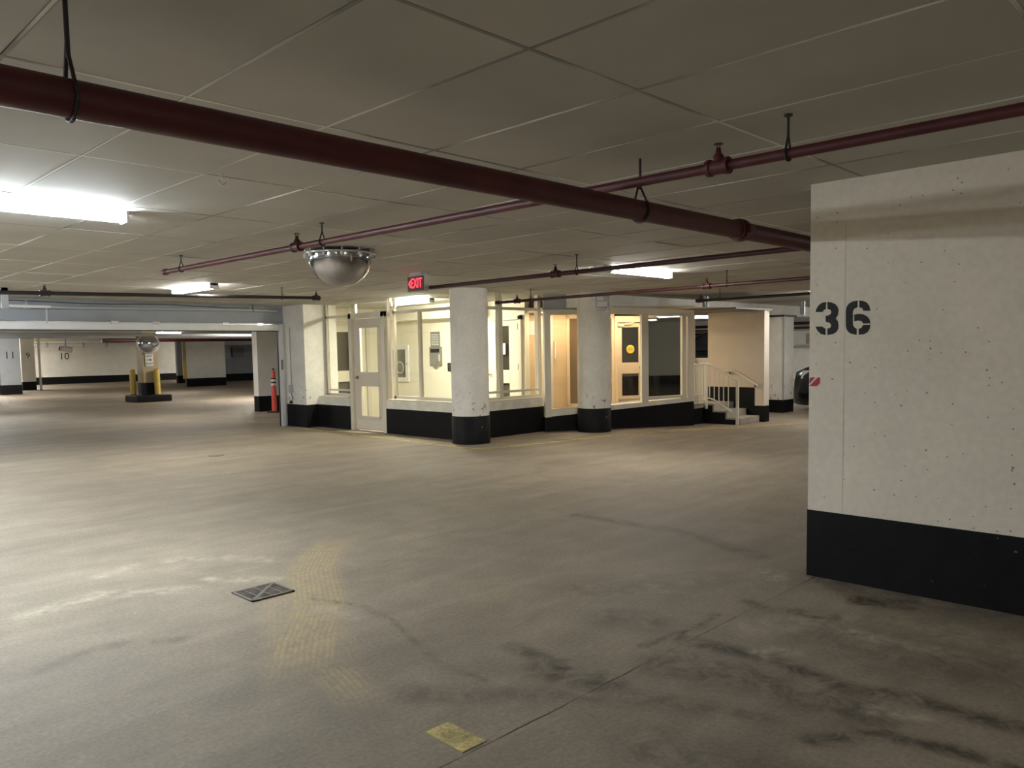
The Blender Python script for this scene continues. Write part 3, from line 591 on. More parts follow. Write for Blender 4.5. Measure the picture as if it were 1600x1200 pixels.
mb = MB(); mb.box(8.10, 8.15, 14.434, 14.44, 1.15, 1.35); mb.build('printed_label', 'panel_grey', dt)
cj = thing('door_control_conduit', 'thin conduit dropping to a small control box on the grey pier', 'conduit', (8.24, 14.30, .9))
MB().path([(8.235, 14.30, 2.0), (8.235, 14.30, .82)], .010, 8).build('conduit', 'grey_metal', cj); box('control_box', 'grey_metal', 8.19, 8.25, 14.25, 14.35, .68, .84, cj, .01); MB().path([(8.22, 14.30, .68), (8.22, 14.24, .56), (8.22, 14.33, .5)], .007, 6).build('cord', 'black_rubber', cj); MB().lathe((8.2, 14.33, .49), [(.02, 0), (.03, .02), (.03, .05)], 10, 'x').build('photo_eye', 'black_rubber', cj)
# door operator bracket at far left
ob = thing('door_opener_bracket', 'pale hanging steel bracket with white bar before the beam, far left', 'bracket', (2.7, 12.5, 2.3))
box('hanger', 'grey_metal', 2.86, 2.94, 12.48, 12.54, 2.15, CZ, ob); box('foot', 'grey_metal', 2.72, 2.94, 12.48, 12.54, 2.39, CZ, ob); box('cross_bar', 'white_metal', 2.94, 3.45, 12.46, 12.52, 2.17, 2.20, ob); MB().tube((3.4, 12.5, 2.19), (3.4, 12.5, 1.95), .012, 8).build('drop_rod', 'grey_metal', ob)

# ------------------------------------------------------------------ pipes
def head(mb, x, y, z):
    mb.lathe((x, y, z), [(.024, -.02), (.024, .012), (.014, .022), (.011, .042), (.007, .048)], 12)
    mb.tube((x-.011, y, z+.042), (x-.013, y, z+.062), .0025, 6); mb.tube((x+.011, y, z+.042), (x+.013, y, z+.062), .0025, 6)
    mb.lathe((x, y, z+.062), [(.022, 0), (.022, .003)], 14)
def branch(label, a, b, r, m, heads=(), hangs=(), group=None):
    a, b = Vector(a), Vector(b); d = (b-a).normalized(); L_ = (b-a).length
    t = thing('sprinkler_pipe', label, 'pipe', tuple(a), group)
    MB().tube(a, b, r, 14).build('pipe', m, t)
    for e in (a, b):
        q = d if e is b else -d; MB().tube(e-q*.05, e+q*.012, r*1.35, 12).build('end_fitting', m, t)
    for s in heads:
        p = a+d*s; mb = MB(); mb.tube(p-d*.045, p+d*.045, r*1.45, 12); mb.tube(p-d*.055, p-d*.035, r*1.65, 12); mb.tube(p+d*.035, p+d*.055, r*1.65, 12); head(mb, p.x, p.y, p.z+r+.015)
        mb.build('sprinkler_head', m, t)
    for s in hangs:
        p = a+d*s; mb = MB(); n_ = d.cross(Vector((0, 0, 1))).normalized()
        mb.tube(p+Vector((0, 0, r+.05)), (p.x, p.y, CZ), .006, 8); mb.lathe((p.x, p.y, CZ-.008), [(.018, 0), (.018, .008)], 10)
        arc = [p+n_*math.sin(t_)*(r+.006)+Vector((0, 0, 1))*math.cos(t_)*(r+.006) for t_ in [PI*.25+2*PI*k/12*.75 for k in range(13)]]
        mb.path([p+Vector((0, 0, r+.055))]+arc+[p+Vector((0, 0, r+.055))], .005, 6); mb.build('hanger', 'dark_steel', t)
    return t
mp = thing('main_pipe', 'thick dark red main pipe crossing the whole ceiling diagonally', 'pipe', (4, 2.54, 2.2))
MB().tube((-4, 2.42, 2.165), (14, 2.42, 2.165), .053, 24).build('pipe', 'red_pipe', mp)
for x in (4.50, 7.8):
    mb = MB(); mb.tube((x-.055, 2.42, 2.165), (x+.055, 2.42, 2.165), .062, 24); mb.tube((x-.018, 2.42, 2.165), (x+.018, 2.42, 2.165), .069, 24); mb.box(x-.03, x+.03, 2.33, 2.51, 2.14, 2.19); mb.build('coupling', 'red_pipe', mp)
for x in (.75, 3.45, 6.3):
    mb = MB(); mb.tube((x, 2.42, 2.275), (x, 2.42, CZ), .007, 8); mb.path([(x, 2.42+.060*math.sin(t), 2.165+.060*math.cos(t)) for t in [PI*.2+2*PI*.8*k/16 for k in range(17)]], .006, 6)
    mb.path([(x, 2.456, 2.215), (x, 2.425, 2.315), (x, 2.415, 2.28), (x, 2.384, 2.215)], .006, 6); mb.build('hanger', 'dark_steel', mp)
branch('red sprinkler branch pipe passing over the main pipe and past the dome mirror', (3.28, 8.07, 2.30), (3.28, -6.5, 2.225), .0235, 'red_pipe', (2.54, 6.20, 9.6), (.40, 2.9, 6.53, 9.9))
branch('thin dark sprinkler pipe ending under the exit sign', (6.35, 7.78, 2.25), (6.35, -6.5, 2.25), .0235, 'dark_red_pipe', (2.24, 5.9), (2.53, 7.4))
branch('thin red sprinkler pipe in front of the booth corner', (9.25, 9.38, 2.25), (9.25, -6.5, 2.25), .0235, 'dark_red_pipe', (.475, 3.94), (.775, 4.23))
branch('thin dark sprinkler pipe above the stair landing', (12.0, 7.25, 2.25), (12.0, -6.5, 2.25), .0235, 'dark_steel', (.08,), (.44,))
branch('horizontal grey sprinkler pipe before the garage door ending at the pier', (6.55, 10.5, 2.30), (-6, 10.5, 2.05), .0235, 'dark_steel', (.03, 3.7), (.6, 4.2))
branch('thin grey pipe clipped along the beam over the garage door', (8.05, 14.46, 2.33), (-6, 14.46, 2.2), .022, 'grey_metal', (4.4,), (.5,))
cb = thing('black_cable', 'thin sagging cable along the beam over the garage door', 'cable', (4, 14.5, 2.38)); MB().path([(-2+k*.5, 14.53, 2.385+.012*math.sin(k*1.3)) for k in range(20)], .006, 6).build('cable', 'dark_steel', cb)
# conduits and junction box on the second column
jb = thing('junction_box', 'grey junction box with conduits at top of the second round column', 'junction box', (10.70, 8.4, 2.2))
XJ = Matrix.Translation((10.72, 8.36, 0)) @ Matrix.Rotation(math.radians(-38), 4, 'Z')
mb = MB(XJ); mb.box(-.06, .14, 0, .10, 2.16, 2.36); mb.build('box', 'grey_metal', jb, .01)
mb = MB(XJ); mb.box(-.045, .06, -.02, 0, 2.28, 2.34); mb.box(-.045, .125, -.02, 0, 2.17, 2.26); mb.build('cover_plate', 'white_metal', jb, .004)
mb = MB(XJ); mb.path([(-.13, .05, CZ), (-.13, .05, 2.36), (-.09, .05, 2.28), (-.06, .05, 2.25)], .018, 10); mb.build('conduit', 'white_metal', jb)
mb = MB(XJ); mb.path([(.19, .05, CZ), (.19, .05, 2.12)], .022, 10); mb.path([(.14, .05, 2.17), (.19, .05, 2.25)], .016, 8); mb.path([(-.05, .05, 2.12), (.1, .05, 2.12), (.17, .05, 2.2)], .014, 8); mb.build('conduit', 'white_metal', jb)
mb = MB(XJ); mb.box(-.32, .12, .04, .07, CZ-.022, CZ); mb.build('ceiling_strap', 'white_metal', jb)
for lb, x, y, zt, zb in (('galvanized strut hanging in front of the pale beam above the stairs', 13.6, 8.0, CZ, 2.16), ('galvanized strut hanging before the beam above the white pier', 17.0, 7.6, CZ, 2.12)):
    t = thing('hanging_strut', lb, 'strut', (x, y, zb)); MB().box(x-.03, x+.03, y-.03, y+.0, zb, zt).build('strut', 'galvanized', t); MB().tube((x-.10, y, zt), (x-.10, y, zb), .03, 10).build('conduit', 'grey_metal', t); MB().path([(x-.10, y, zb+.12), (x, y, zb+.05)], .02, 8).build('elbow', 'grey_metal', t)

# ------------------------------------------------------------------ ceiling lights
def lamp(label, x, y, ang, lens, L_=1.22, z=CZ, group=None, drop=0., box_end=False):
    t = thing('fluorescent_light', label, 'light', (x, y, z), group); X = Matrix.Translation((x, y, z-drop)) @ Matrix.Rotation(ang, 4, 'Z'); h = L_/2
    mb = MB(X); mb.box(-h, h, -.045, .045, -.030, -.001); mb.build('housing', 'white_metal', t)
    prof = [(-.055, -.028), (-.06, -.05), (-.046, -.068), (0, -.074), (.046, -.068), (.06, -.05), (.055, -.028)]
    mb = MB(X); mb.prism(prof, (-h+.015, 0, 0), (0, 1, 0), (0, 0, 1), (L_-.03, 0, 0)); mb.build('lens', lens, t)
    for a in (-h, h-.015): mb = MB(X); mb.box(a, a+.015, -.062, .062, -.078, 0); mb.build('end_cap', 'white_plastic', t)
    if box_end: mb = MB(X); mb.box(-h-.16, -h-.02, -.07, .07, -.09, 0); mb.build('end_box', 'white_metal', t)
    if drop:
        for a in (-h*.7, h*.7): mb = MB(X); mb.tube((a, 0, 0), (a, 0, drop-.002), .008, 6); mb.build('rod', 'galvanized', t)
    return t
lamp('bright cool fluorescent light on the ceiling at the left edge', 1.43, 5.62, 0, 'lens_cool')
lamp('small bright fluorescent light before the garage door beam', 4.85, 10.95, PI/2, 'lens_neutral', 1.25)
lamp('fluorescent light inside the booth above the two pane window', 9.32, 11.70, PI/2, 'lens_kiosk', 1.15)
lamp('fluorescent light with end box right of centre beside the thin pipe', 8.17, 5.75, 0, 'lens_neutral', 1.30, box_end=True)
lamp('fluorescent light beyond the garage door behind the mirror column', 12.7, 31.6, 0, 'lens_neutral', 1.3)
lamp('hanging fluorescent light under the beam left of the stairs', 17.3, 10.3, math.radians(-30), 'lens_neutral', 1.0, drop=.19)
lamp('fluorescent light beyond the corridor glazing', 15.4, 11.4, math.radians(-30), 'lens_neutral', 1.1, drop=.19)
lamp('distant fluorescent light beside the 36 wall edge', 23.0, 11.6, 0, 'lens_neutral', 1.3, drop=.12)
struct(box('ceiling_corridor', 'warm_frame', -.08, 3.5, .10, 1.49, 2.17, 2.20, xf=XC), 'low warm lit soffit of the glazed ramp corridor', 'ceiling')
for s_ in (.55, 2.0):
    c_ = XC @ Vector((s_, 1.0, 0)); t = thing('corridor_light', None, None, (c_.x, c_.y, 2.17)); box('lens', 'lens_warm', s_-.35, s_+.35, .9, 1.1, 2.155, 2.165, t, xf=XC); box('housing', 'white_metal', s_-.37, s_+.37, .88, 1.12, 2.165, 2.17, t, xf=XC)
    tag(t, 'flat warm light in the corridor soffit '+('near the timber wall' if s_ < 1 else 'near the sticker door'), 'light')
for x, y, a, l in ((-4.5, 5.6, 0, 'lens_cool'), (-1.6, 5.6, 0, 'lens_cool'), (-.4, 10.5, 0, 'lens_cool'), (1.4, -4.2, 0, 'lens_dim'), (-5, -2, 0, 'lens_neutral'), (14.6, 5.9, 0, 'lens_neutral'), (20, 5.5, 0, 'lens_neutral'), (4, 22, 0, 'lens_cool'), (13, 24, 0, 'lens_bright'), (7, 35, 0, 'lens_bright'), (9.2, 46.5, 0, 'lens_bright'), (9.6, 48.5, 0, 'lens_bright'), (9.0, 44, 0, 'lens_bright'), (26.5, 47, 0, 'lens_bright'), (24, 46.5, 0, 'lens_bright'), (5.5, 28, 0, 'lens_neutral'), (.7, 8.7, 0, 'lens_cool'), (1.6, 12.6, 0, 'lens_cool'), (22, 34, 0, 'lens_neutral'), (7.5, 18.5, 0, 'lens_neutral'), (28, 38, 0, 'lens_neutral'), (11.5, -1, 0, 'lens_neutral'), (-2, 13, 0, 'lens_cool')):  # unseen fixtures added to brighten the far bay, left side and right wall
    lamp(None, x, y, a, l)
for o in [o for o in SC.objects if o.name.startswith('fluorescent_light') and 'label' not in o]: tag(o, 'fluorescent light further along the garage, hidden or out of view', 'light', 'ceiling lights out of view')

# ------------------------------------------------------------------ exit sign and dome mirror
ex = thing('exit_sign', 'red lit exit sign with left arrow hanging from the ceiling', 'exit sign', (6.2, 7.66, CZ))
ey0, ey1, ez0, ez1, exx = 7.50, 7.83, 2.195, 2.395, 6.17
box('case', 'exit_case', exx, exx+.07, ey0, ey1, ez0, ez1, ex, .005); box('canopy', 'exit_case', exx-.01, exx+.09, 7.55, 7.78, ez1, CZ, ex)
box('face_plate', 'exit_face', exx-.006, exx, ey0+.012, ey1-.012, ez0+.012, ez1-.012, ex)
text('letters', 'EXIT', .17, 'exit_red', (exx-.009, 7.645, (ez0+ez1)/2), (0, -1, 0), (0, 0, 1), ex, .62, .004)
MB().prism([(7.800, 2.295), (7.765, 2.34), (7.75, 2.33), (7.775, 2.295), (7.75, 2.26), (7.765, 2.25)], (exx-.007, 0, 0), (0, 1, 0), (0, 0, 1), (-.004, 0, 0)).build('arrow', 'exit_red', ex)
dm = thing('dome_mirror', 'large silver dome mirror hanging under the ceiling left of centre', 'mirror', (4.28, 6.45, CZ)); R_ = .30
prof = [(R_*math.cos(t), -.05-.295*math.sin(t)) for t in [PI/2*k/16 for k in range(17)]]; prof[-1] = (.004, prof[-1][1])
MB().lathe((4.28, 6.45, CZ), prof, 48).build('dome', 'dome_mirror', dm)
MB().lathe((4.28, 6.45, CZ), [(R_-.02, -.045), (R_+.03, -.045), (R_+.034, -.035), (R_+.03, -.028), (R_-.02, -.028)], 48).build('rim', 'clear_rim', dm)
for k in range(12):
    t = 2*PI*k/12; mb = MB(); mb.lathe((4.28+(R_+.022)*math.cos(t), 6.45+(R_+.022)*math.sin(t), CZ-.075), [(.009, 0), (.017, .006), (.017, .03), (.006, .034), (.006, .075)], 10); mb.build('bolt', 'white_plastic', dm)

# ------------------------------------------------------------------ stairs, landing, guard rails
stt = thing('concrete_stairs', 'short concrete steps with black side beside the ramp landing', 'stairs', (13.7, 7.4, 0))
fr = [7.14, 7.41, 7.68]; hs_ = [.127, .254, .38]
for k, (y, z) in enumerate(zip(fr, hs_)):
    box('step', 'step_concrete', 13.32, 14.08, y, (fr[k+1]+.02 if k < 2 else 9.0), 0, z, stt, .008)
box('landing', 'step_concrete', 12.93, 13.32, 7.86, 9.0, .30, .38, stt, .006)
mb = MB()
for k, (y, z) in enumerate(zip(fr, hs_)): mb.box(13.305, 13.322, y+.03, (fr[k+1]+.03 if k < 2 else 7.9), 0, z-.035)
mb.box(12.88, 13.32, 7.865, 7.89, 0, .30); mb.build('black_side', 'black_paint', stt)
gr = thing('stair_guard', 'cream steel guard rail sloping down beside the steps', 'railing', (13.3, 7.5, 0)); rx = 13.28
MB().path([(rx, 7.83, 1.13), (rx, 7.72, 1.12), (rx, 7.18, .82)], .02, 10).build('top_rail', 'rail_paint', gr); MB().path([(rx, 7.84, .50), (rx, 7.66, .46), (rx, 7.28, .23)], .016, 8).build('bottom_rail', 'rail_paint', gr)
MB().box(rx-.022, rx+.022, 7.15, 7.195, 0, .84).build('post', 'rail_paint', gr); MB().box(rx-.02, rx+.02, 7.80, 7.84, .28, 1.14).build('post', 'rail_paint', gr)
for k in range(5):
    y = 7.75-k*.098; zt = .82+(y-7.18)*.555; zb = .23+(y-7.28)*.6; MB().tube((rx, y, zb), (rx, y, zt), .010, 8).build('baluster', 'rail_paint', gr)
gl = thing('landing_guard', 'cream barred guard rail across the landing edge beside the corridor', 'railing', (13.05, 7.86, .38)); gy = 7.84
for z in (1.13, .55, .40): MB().tube((12.82, gy, z), (13.24, gy, z), .018 if z > 1 else .013, 8).build('rail', 'rail_paint', gl)
for k in range(7): MB().tube((12.84+k*.062, gy, .38), (12.84+k*.062, gy, 1.13), .011, 8).build('baluster', 'rail_paint', gl)
ws = box('wall_stairs', 'wall_beige', 14.10, 14.30, 7.06, 8.27, 0, 2.13); struct(ws, 'beige wall end behind the steps carrying a short handrail', 'wall')
box('black_band', 'black_paint', 14.094, 14.11, 7.25, 8.272, 0, .66, ws); box('black_band', 'black_paint', 14.094, 14.304, 7.054, 7.255, 0, .31, ws)
hr = thing('wall_handrail', 'short sloping handrail on the beige wall beside the steps', 'handrail', (14.05, 7.5, .9))
MB().path([(14.03, 7.90, .985), (14.03, 7.66, .98), (14.03, 7.16, .70)], .02, 10).build('rail', 'cream_frame', hr)
for y, z in ((7.75, .98), (7.22, .735)): MB().path([(14.03, y, z-.015), (14.03, y, z-.05), (14.10, y, z-.06)], .010, 8).build('bracket', 'dark_steel', hr)
wl = box('wall_low', 'wall_far', 14.3, 14.5, 8.27, 8.95, 0, 1.20); struct(wl, 'low white parapet behind the landing guard', 'low wall'); box('coping', 'white_metal', 14.27, 14.53, 8.27, 8.95, 1.17, 1.23, wl)
# pier right of stairs
wp = box('wall_pier_right', 'column_white', 16.25, 16.75, 7.70, 8.90, 0, 2.08); struct(wp, 'white pier with black base beside the dark car', 'pier'); box('black_band', 'black_paint', 16.245, 16.755, 7.695, 8.905, 0, .28, wp); box('edge_strip', 'grey_metal', 16.235, 16.26, 7.68, 7.71, .28, 2.08, wp)
box('cap_band', 'dark_steel', 16.20, 16.80, 7.66, 8.93, 2.08, 2.12, wp)
# far right clutter
fp = thing('far_pipe_run', 'thin pipes and valve box on the far wall beside the 36 wall', 'pipes', (25.9, 11, 1.9))
MB().path([(25.8, 4, 2.2), (25.8, 16, 2.2)], .05, 8).build('pipe', 'dark_steel', fp); MB().path([(25.8, 4, 2.05), (25.8, 16, 2.05)], .04, 8).build('pipe', 'dark_red_pipe', fp); MB().path([(25.8, 4, 1.45), (25.8, 12.9, 1.45)], .03, 8).build('pipe', 'grey_metal', fp); box('valve_box', 'panel_grey', 25.6, 25.98, 11.05, 11.35, 1.5, 1.85, fp); box('panel', 'grey_metal', 25.9, 25.99, 10.9, 12.6, 1.95, 2.05, fp); MB().tube((25.8, 12.7, 1.45), (25.8, 12.7, 2.2), .04, 8).build('riser', 'grey_metal', fp)

# ------------------------------------------------------------------ cars
def car(label, loc, rz, group):
    t = thing('parked_car', label, 'car', (0, 0, 0), group)
    # stations along y (nose at +y): y, half width, z_bottom, z_deck
    st_ = [(2.25, .66, .17, .74), (2.18, .78, .13, .90), (1.95, .87, .12, .99), (1.3, .91, .20, 1.05), (.75, .92, .20, 1.10), (-.3, .93, .20, 1.12), (-1.3, .93, .20, 1.13), (-1.9, .90, .22, 1.14), (-2.15, .83, .26, 1.10), (-2.22, .75, .34, .94)]
    mb = MB(); vs = []; n = 12
    for y, hw, zb, zd in st_:
        h = zd-zb; pr = [(-hw*.86, zb), (-hw*.97, zb+.12*h), (-hw, zb+.45*h), (-hw*.97, zb+.78*h), (-hw*.88, zb+.95*h), (-hw*.5, zd+.01), (hw*.5, zd+.01), (hw*.88, zb+.95*h), (hw*.97, zb+.78*h), (hw, zb+.45*h), (hw*.97, zb+.12*h), (hw*.86, zb)]
        vs += [(x, y, z) for x, z in pr]
    k = len(st_); mb.add(vs, [(j*n+i, j*n+(i+1) % n, (j+1)*n+(i+1) % n, (j+1)*n+i) for j in range(k-1) for i in range(n)]+[tuple(range(n)), tuple(range((k-1)*n, k*n))], True); mb.build('body', 'car_paint', t)
    cab = [(1.0, .78, 1.09, 1.10), (.35, .71, 1.09, 1.53), (-.2, .69, 1.09, 1.62), (-1.2, .69, 1.09, 1.61), (-1.75, .67, 1.09, 1.52), (-2.1, .75, 1.09, 1.13)]
    mb = MB(); vs = []
    for y, hw, zb, zt in cab: vs += [(-.84, y, zb-.03), (-hw, y, zt-.03), (-hw*.8, y, zt), (hw*.8, y, zt), (hw, y, zt-.03), (.84, y, zb-.03)]
    mb.add(vs, [(j*6+i, j*6+i+1, j*6+7+i, j*6+6+i) for j in range(5) for i in range(5)]+[tuple(range(6)), tuple(range(30, 36))], True); mb.build('window_glass', 'car_glass', t)
    mb = MB(); vs = []
    for y, hw, z in ((.36, .71, 1.535), (-.2, .695, 1.628), (-1.2, .695, 1.618), (-1.76, .67, 1.525)): vs += [(-hw, y, z-.02), (-hw*.8, y, z+.012), (hw*.8, y, z+.012), (hw, y, z-.02)]
    mb.add(vs, [(j*4+i, j*4+i+1, j*4+5+i, j*4+4+i) for j in range(3) for i in range(3)], True); mb.build('roof', 'car_paint', t)
    for s in (-1, 1):
        for p in ([(.85, 1.02, 1.07), (.71, .36, 1.52)], [(.91, -.35, 1.08), (.71, -.35, 1.60)], [(.85, -2.08, 1.09), (.67, -1.75, 1.50)]): MB().path([(s*x, y, z) for x, y, z in p], .03, 6).build('pillar', 'car_paint', t)
        mb = MB(); mb.lathe((s*.98, .75, 1.18), [(.02, -.06), (.08, -.02), (.09, .03), (.05, .06)], 12, 'y'); mb.build('side_mirror', 'car_paint', t)
        mb = MB(); mb.hexa([(s*.52, 2.22, .72), (s*.86, 2.00, .72), (s*.80, 1.85, .72), (s*.5, 2.0, .72)], [(s*.54, 2.215, .86), (s*.885, 1.92, .90), (s*.80, 1.8, .90), (s*.5, 2.0, .86)]); mb.build('headlight', 'headlight', t)
        box('tail_light', 'sign_red', s*.62-.14, s*.62+.14, -2.24, -2.12, .86, 1.0, t)
        for y in (1.4, -1.4):
            wl_ = MB().lathe((s*.82-.11, y, .32), [(.2, 0), (.31, .0), (.32, .03), (.32, .19), (.31, .22), (.2, .22)], 24, 'x').build('wheel', 'tyre', t); mb = MB(); mb.lathe((s*.82+(.115 if s > 0 else -.125), y, .32), [(.05, 0), (.2, 0), (.2, .01), (.05, .01)], 20, 'x')
            mb.build('rim', 'alloy', wl_)
    box('grille', 'black_rubber', -.45, .45, 2.19, 2.27, .44, .62, t); box('lower_bumper', 'grey_metal', -.7, .7, 2.05, 2.27, .15, .24, t); box('number_plate', 'sign_white', -.2, .2, 2.26, 2.275, .46, .56, t)
    t.location = loc; t.rotation_euler = (0, 0, rz); return t
car('dark parked car half hidden behind the 36 wall edge', (17.82, 5.62, 0), 0, None)
car('dark parked car seen over the low parapet behind the landing', (21.0, 12.6, .30), math.radians(60), None)
struct(box('floor_raised', 'step_concrete', 17.6, 25.9, 9.6, 18, 0, .30), None, None)

# ------------------------------------------------------------------ beyond the garage door
mc = thing('mirror_column', 'tan square column on a black island past the garage door', 'column', (10.15, 26.65, 0))
box('shaft', 'tan_paint', 9.90, 10.38, 26.45, 26.95, .24, CZ, mc); box('yellow_corner', 'yellow_paint', 10.36, 10.385, 26.44, 26.96, .5, 1.1, mc); box('black_base', 'black_paint', 9.895, 10.385, 26.445, 26.955, .24, .62, mc)
il = tag(box('kerb_island', 'black_paint', 9.55, 10.65, 26.10, 27.2, 0, .22, None, .03), 'black painted kerb island under the tan mirror column', 'island')
for lb, x, y in (('yellow steel bollard right of the tan mirror column', 10.27, 26.30), ('yellow steel bollard left of the tan mirror column', 9.72, 26.9)):
    t = thing('bollard', lb, 'bollard', (x, y, .22)); MB().lathe((x, y, .22), [(.09, 0), (.09, .78), (.07, .83), (.02, .85)], 18).build('post', 'yellow_paint', t); MB().lathe((x, y, .22), [(.11, 0), (.11, .015), (.09, .02)], 18).build('foot', 'dark_steel', t)
rm = thing('convex_mirror', 'round convex traffic mirror with white rim on the tan column', 'mirror', (10.03, 26.3, 1.89))
XM = Matrix.Translation((10.05, 26.30, 1.89)) @ Matrix.Rotation(math.radians(-22), 4, 'Z')
mb = MB(XM); mb.lathe((0, 0, 0), [(.004, -.10)]+[(.30*math.sin(PI/2*k/10), -.10*math.cos(PI/2*k/10)) for k in range(1, 11)], 36, 'y'); mb.build('glass', 'round_mirror', rm)
mb = MB(XM); mb.lathe((0, 0, 0), [(.295, -.02), (.325, -.02), (.335, 0), (.325, .03), (.295, .03)], 36, 'y'); mb.build('rim', 'white_plastic', rm); mb = MB(XM); mb.tube((0, .02, 0), (0, .16, 0), .03, 8); mb.build('arm', 'dark_steel', rm)
ks = thing('keep_right_sign', 'white KEEP RIGHT arrow sign below the round mirror', 'sign', (10.1, 26.43, 1.36))
box('plate', 'sign_white', 9.975, 10.225, 26.42, 26.435, 1.16, 1.56, ks); text('word_keep', 'KEEP', .095, 'digit_black', (10.10, 26.417, 1.485), (1, 0, 0), (0, 0, 1), ks, .9); text('word_right', 'RIGHT', .095, 'digit_black', (10.10, 26.417, 1.235), (1, 0, 0), (0, 0, 1), ks, .8)
MB().prism([(10.01, 1.35), (10.12, 1.35), (10.12, 1.325), (10.19, 1.36), (10.12, 1.395), (10.12, 1.37), (10.01, 1.37)], (0, 26.419, 0), (1, 0, 0), (0, 0, 1), (0, -.004, 0)).build('arrow', 'digit_black', ks)
cn = thing('delineator_post', 'tall orange delineator post with banded top beside the door track', 'delineator', (9.98, 18.20, 0))
MB().lathe((9.98, 18.20, 0), [(.19, 0), (.19, .03), (.17, .04)], 8).build('base', 'black_rubber', cn)
MB().lathe((9.98, 18.20, .04), [(.07, 0), (.065, .4), (.055, .66), (.05, .95), (.045, .97)], 18).build('tube', 'orange_plastic', cn)
for z in (.68, .78): MB().lathe((9.98, 18.20, z), [(.062, 0), (.062, .06)], 18).build('reflective_band', 'white_plastic', cn)
for z in (.74, .84): MB().lathe((9.98, 18.20, z), [(.064, 0), (.064, .03)], 18).build('dark_band', 'black_rubber', cn)
MB().lathe((9.98, 18.20, 1.0), [(.055, 0), (.06, .02), (.028, .05), (.022, .09)], 14).build('grip', 'orange_plastic', cn); MB().lathe((9.98, 18.20, 1.08), [(.03, 0), (.03, .03)], 12).build('cap', 'black_rubber', cn)
# far piers
def pier(label, x0, x1, y0, y1, band=.4, num=None, m='wall_far', size=.26):
    t = thing('concrete_pier', label, 'pier', ((x0+x1)/2, (y0+y1)/2, 0)); box('shaft', m, x0, x1, y0, y1, 0, CZ-.002, t); box('painted_base', 'black_paint', x0-.006, x1+.006, y0-.006, y1+.006, 0, band, t)
    if num: text('bay_number', num, size, 'digit_black', ((x0+x1)/2, y0-.003, 1.62), (1, 0, 0), (0, 0, 1), t)
    return t
t = pier('wide white pier with yellow left corner at the far ramp', 15.95, 17.9, 37.3, 37.5); box('yellow_corner', 'yellow_paint', 15.80, 15.96, 37.28, 37.34, .4, 1.25, t); box('tan_corner', 'tan_paint', 15.80, 15.96, 37.28, 37.34, 1.25, CZ, t)
pier('grey pier numbered 11 at far left', 8.4, 9.15, 37.6, 37.9, num='11', m='beam_paint', size=.42); pier('white pier numbered 9 at far left', 10.25, 10.82, 42.0, 42.3, num='9', size=.36)
t = pier('thin white pipe post with grey edge beside the numbered pier', 10.92, 11.0, 41.8, 41.9, .02)
t = thing('steel_post', 'thin white steel post at the left picture edge', 'post', (6.62, 30.7, 0)); MB().box(6.5, 6.72, 30.6, 30.8, 0, CZ).build('post', 'white_metal', t); MB().box(6.45, 6.77, 30.55, 30.85, 0, .03).build('base_plate', 'dark_steel', t)
s10 = thing('bay_sign', 'white bay sign numbered 10 on the far back wall', 'sign', (14.0, 49.98, 1.6)); box('plate', 'sign_white', 14.05, 14.68, 49.965, 49.985, 1.27, 1.86, s10, 0); box('heading', 'digit_black', 14.08, 14.65, 49.955, 49.965, 1.93, 1.98, s10); text('bay_number', '10', .55, 'digit_black', (14.36, 49.962, 1.57), (1, 0, 0), (0, 0, 1), s10)
scm = thing('security_camera', 'white security camera under the ceiling beside the pier numbered 9', 'camera', (12.0, 42, 1.9)); MB().tube((11.9, 41.9, 1.95), (12.35, 41.7, 1.85), .14, 12).build('housing', 'white_plastic', scm); MB().tube((11.85, 41.92, 1.96), (11.9, 41.9, 1.95), .08, 12).build('lens', 'black_rubber', scm); MB().tube((12.1, 41.85, 1.95), (12.1, 41.85, CZ), .04, 8).build('arm', 'grey_metal', scm)
fx = thing('far_white_pipe', 'white insulated pipe run along the far back wall', 'pipe', (14, 48, 2.2)); MB().tube((11.2, 47.6, 2.18), (17.4, 47.6, 2.22), .12, 12).build('pipe', 'white_metal', fx)
for x in (12.2, 16.5): MB().tube((x, 47.6, 2.2), (x, 47.6, CZ), .02, 6).build('hanger', 'dark_steel', fx)
for x in (12.8, 14.6, 15.8): MB().tube((x, 47.6, 2.20), (x+.12, 47.6, 2.20), .14, 12).build('collar', 'grey_metal', fx)
MB().lathe((17.45, 47.6, 2.2), [(.05, -.16), (.16, -.1), (.19, 0), (.16, .1), (.05, .16)], 14).build('end_cap', 'white_plastic', fx)
fr_ = thing('far_red_pipe', 'red sprinkler main crossing behind the mirror column', 'pipe', (14, 33, 2.1)); MB().tube((11, 33.5, 2.14), (24, 33.5, 2.2), .075, 12).build('pipe', 'red_pipe', fr_)
for x in (12, 16): MB().tube((x, 33.5, 2.15), (x, 33.5, CZ), .02, 8).build('hanger', 'dark_steel', fr_)
fg = thing('far_grey_pipe', 'grey pipe pair under the ceiling past the garage door', 'pipe', (14, 24, 2.2))
for y, z, r in ((22.0, 2.22, .05), (24.5, 2.14, .05), (29, 2.2, .07)): MB().tube((1, y, z), (22, y+1.5, z), r, 10).build('pipe', 'grey_metal', fg)
struct(box('trim_4', 'beam_paint', 17.95, 25, 38.6, 39.4, 2.0, CZ+.006), 'low grey beam beside the wide far pier', 'beam')
rc = thing('electrical_panel', 'grey electrical panel in the dark recess by the far pier', 'panel', (20.3, 42.9, 1.7)); box('enclosure', 'grey_metal', 19.3, 20.9, 42.8, 42.99, 1.3, 2.0, rc); box('door', 'panel_grey', 19.4, 20.5, 42.78, 42.8, 1.38, 1.92, rc); box('side_box', 'panel_grey', 21.0, 21.7, 42.8, 42.99, 1.4, 1.9, rc)
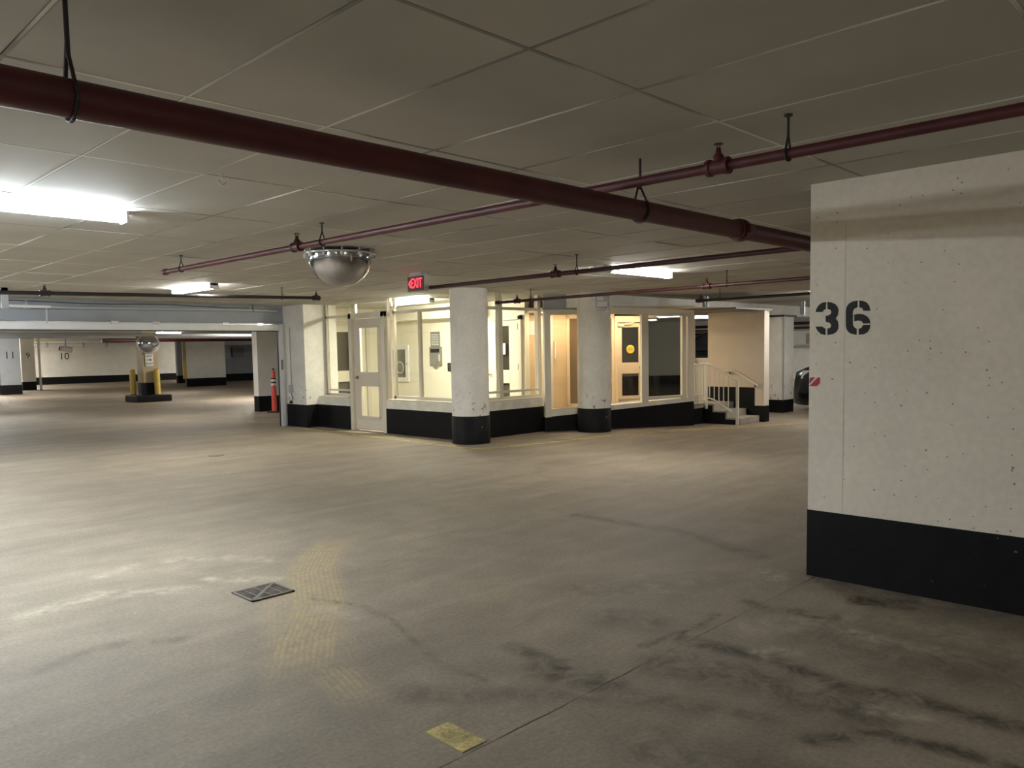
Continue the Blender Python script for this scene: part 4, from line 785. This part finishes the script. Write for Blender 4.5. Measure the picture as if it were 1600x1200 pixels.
wall('wall_recess', 'beam_paint', 17.9, 41.8, 43.0, 43.2, band=.42, label='grey recess wall beside the wide far pier')

# ------------------------------------------------------------------ floor markings and drain
def stripe(name, label, pts, wd, z=.003):
    mb = MB(); P = [Vector((*p, 0)) for p in pts]; Lp, Rp = [], []
    for i, p in enumerate(P):
        d = (P[min(i+1, len(P)-1)]-P[max(i-1, 0)]).normalized(); n_ = Vector((-d.y, d.x, 0)); Lp.append(p+n_*wd/2); Rp.append(p-n_*wd/2)
    n = len(P); up = [(*q.xy, z) for q in Lp+Rp]; dn = [(*q.xy, .0005) for q in Lp+Rp]
    fs = [(i, i+1, n+i+1, n+i) for i in range(n-1)]; m_ = 2*n
    fs += [(i, i+1, m_+i+1, m_+i) for i in range(n-1)]+[(n+i, n+i+1, m_+n+i+1, m_+n+i) for i in range(n-1)]
    return tag(mb.add(up+dn, fs).build(name, 'yellow_line'), label, 'floor marking')
stripe('painted_line', 'faded yellow line on the floor around the booth and columns', [(8.08, 13.6), (8.03, 12.2), (7.99, 10.6), (7.90, 8.75), (7.98, 8.5), (8.3, 8.33), (9.25, 8.18), (10.61, 7.95), (11.92, 7.45), (14.1, 6.40)], .085)
stripe('painted_line', 'short worn yellow line on the floor by the garage door track', [(8.25, 16.3), (8.20, 15.75), (8.38, 15.4), (8.6, 15.1)], .07)
stripe('painted_mark', 'worn yellow paint patch on the floor in the foreground', [(1.885, 2.285), (1.88, 2.065)], .115)
dg_ = thing('floor_drain', 'square cast iron floor drain grate in the foreground concrete', 'drain', (2.29, 4.405, 0))
x0, x1, y0, y1 = 2.15, 2.43, 4.275, 4.535
box('pit', 'dark_pit', x0, x1, y0, y1, .0005, .003, dg_)  # dark plate on the floor, its colour stands in for the shaded hole
mb = MB()
for q in ((x0, x1, y0, y0+.014), (x0, x1, y1-.014, y1), (x0, x0+.014, y0, y1), (x1-.014, x1, y0, y1)): mb.box(*q, .0005, .010)
mb.prism([(x0, y0), (x0+.016, y0), (x1, y1-.016), (x1, y1), (x1-.016, y1), (x0, y0+.016)], (0, 0, .002), (1, 0, 0), (0, 1, 0), (0, 0, .008)); mb.build('frame', 'grate_iron', dg_)
for k in range(11):
    y = y0+.024+k*.0215; t = (y-y0)/(y1-y0); xm = x0+(x1-x0)*t
    box('bar', 'grate_iron', x0+.012, x1-.012, y-.0045, y+.0045, .002, .009, dg_)
for x in (2.22, 2.29, 2.36): box('cross_bar', 'grate_iron', x-.005, x+.005, y0+.01, y1-.01, .002, .0085, dg_)
mh = tag(MB().lathe((5.11, 11.06, 0), [(.11, .0005), (.11, .006), (.09, .009), (.01, .009)], 20).build('drain_cover', 'grate_iron'), 'small dark round drain cover on the floor past the exit sign', 'drain')
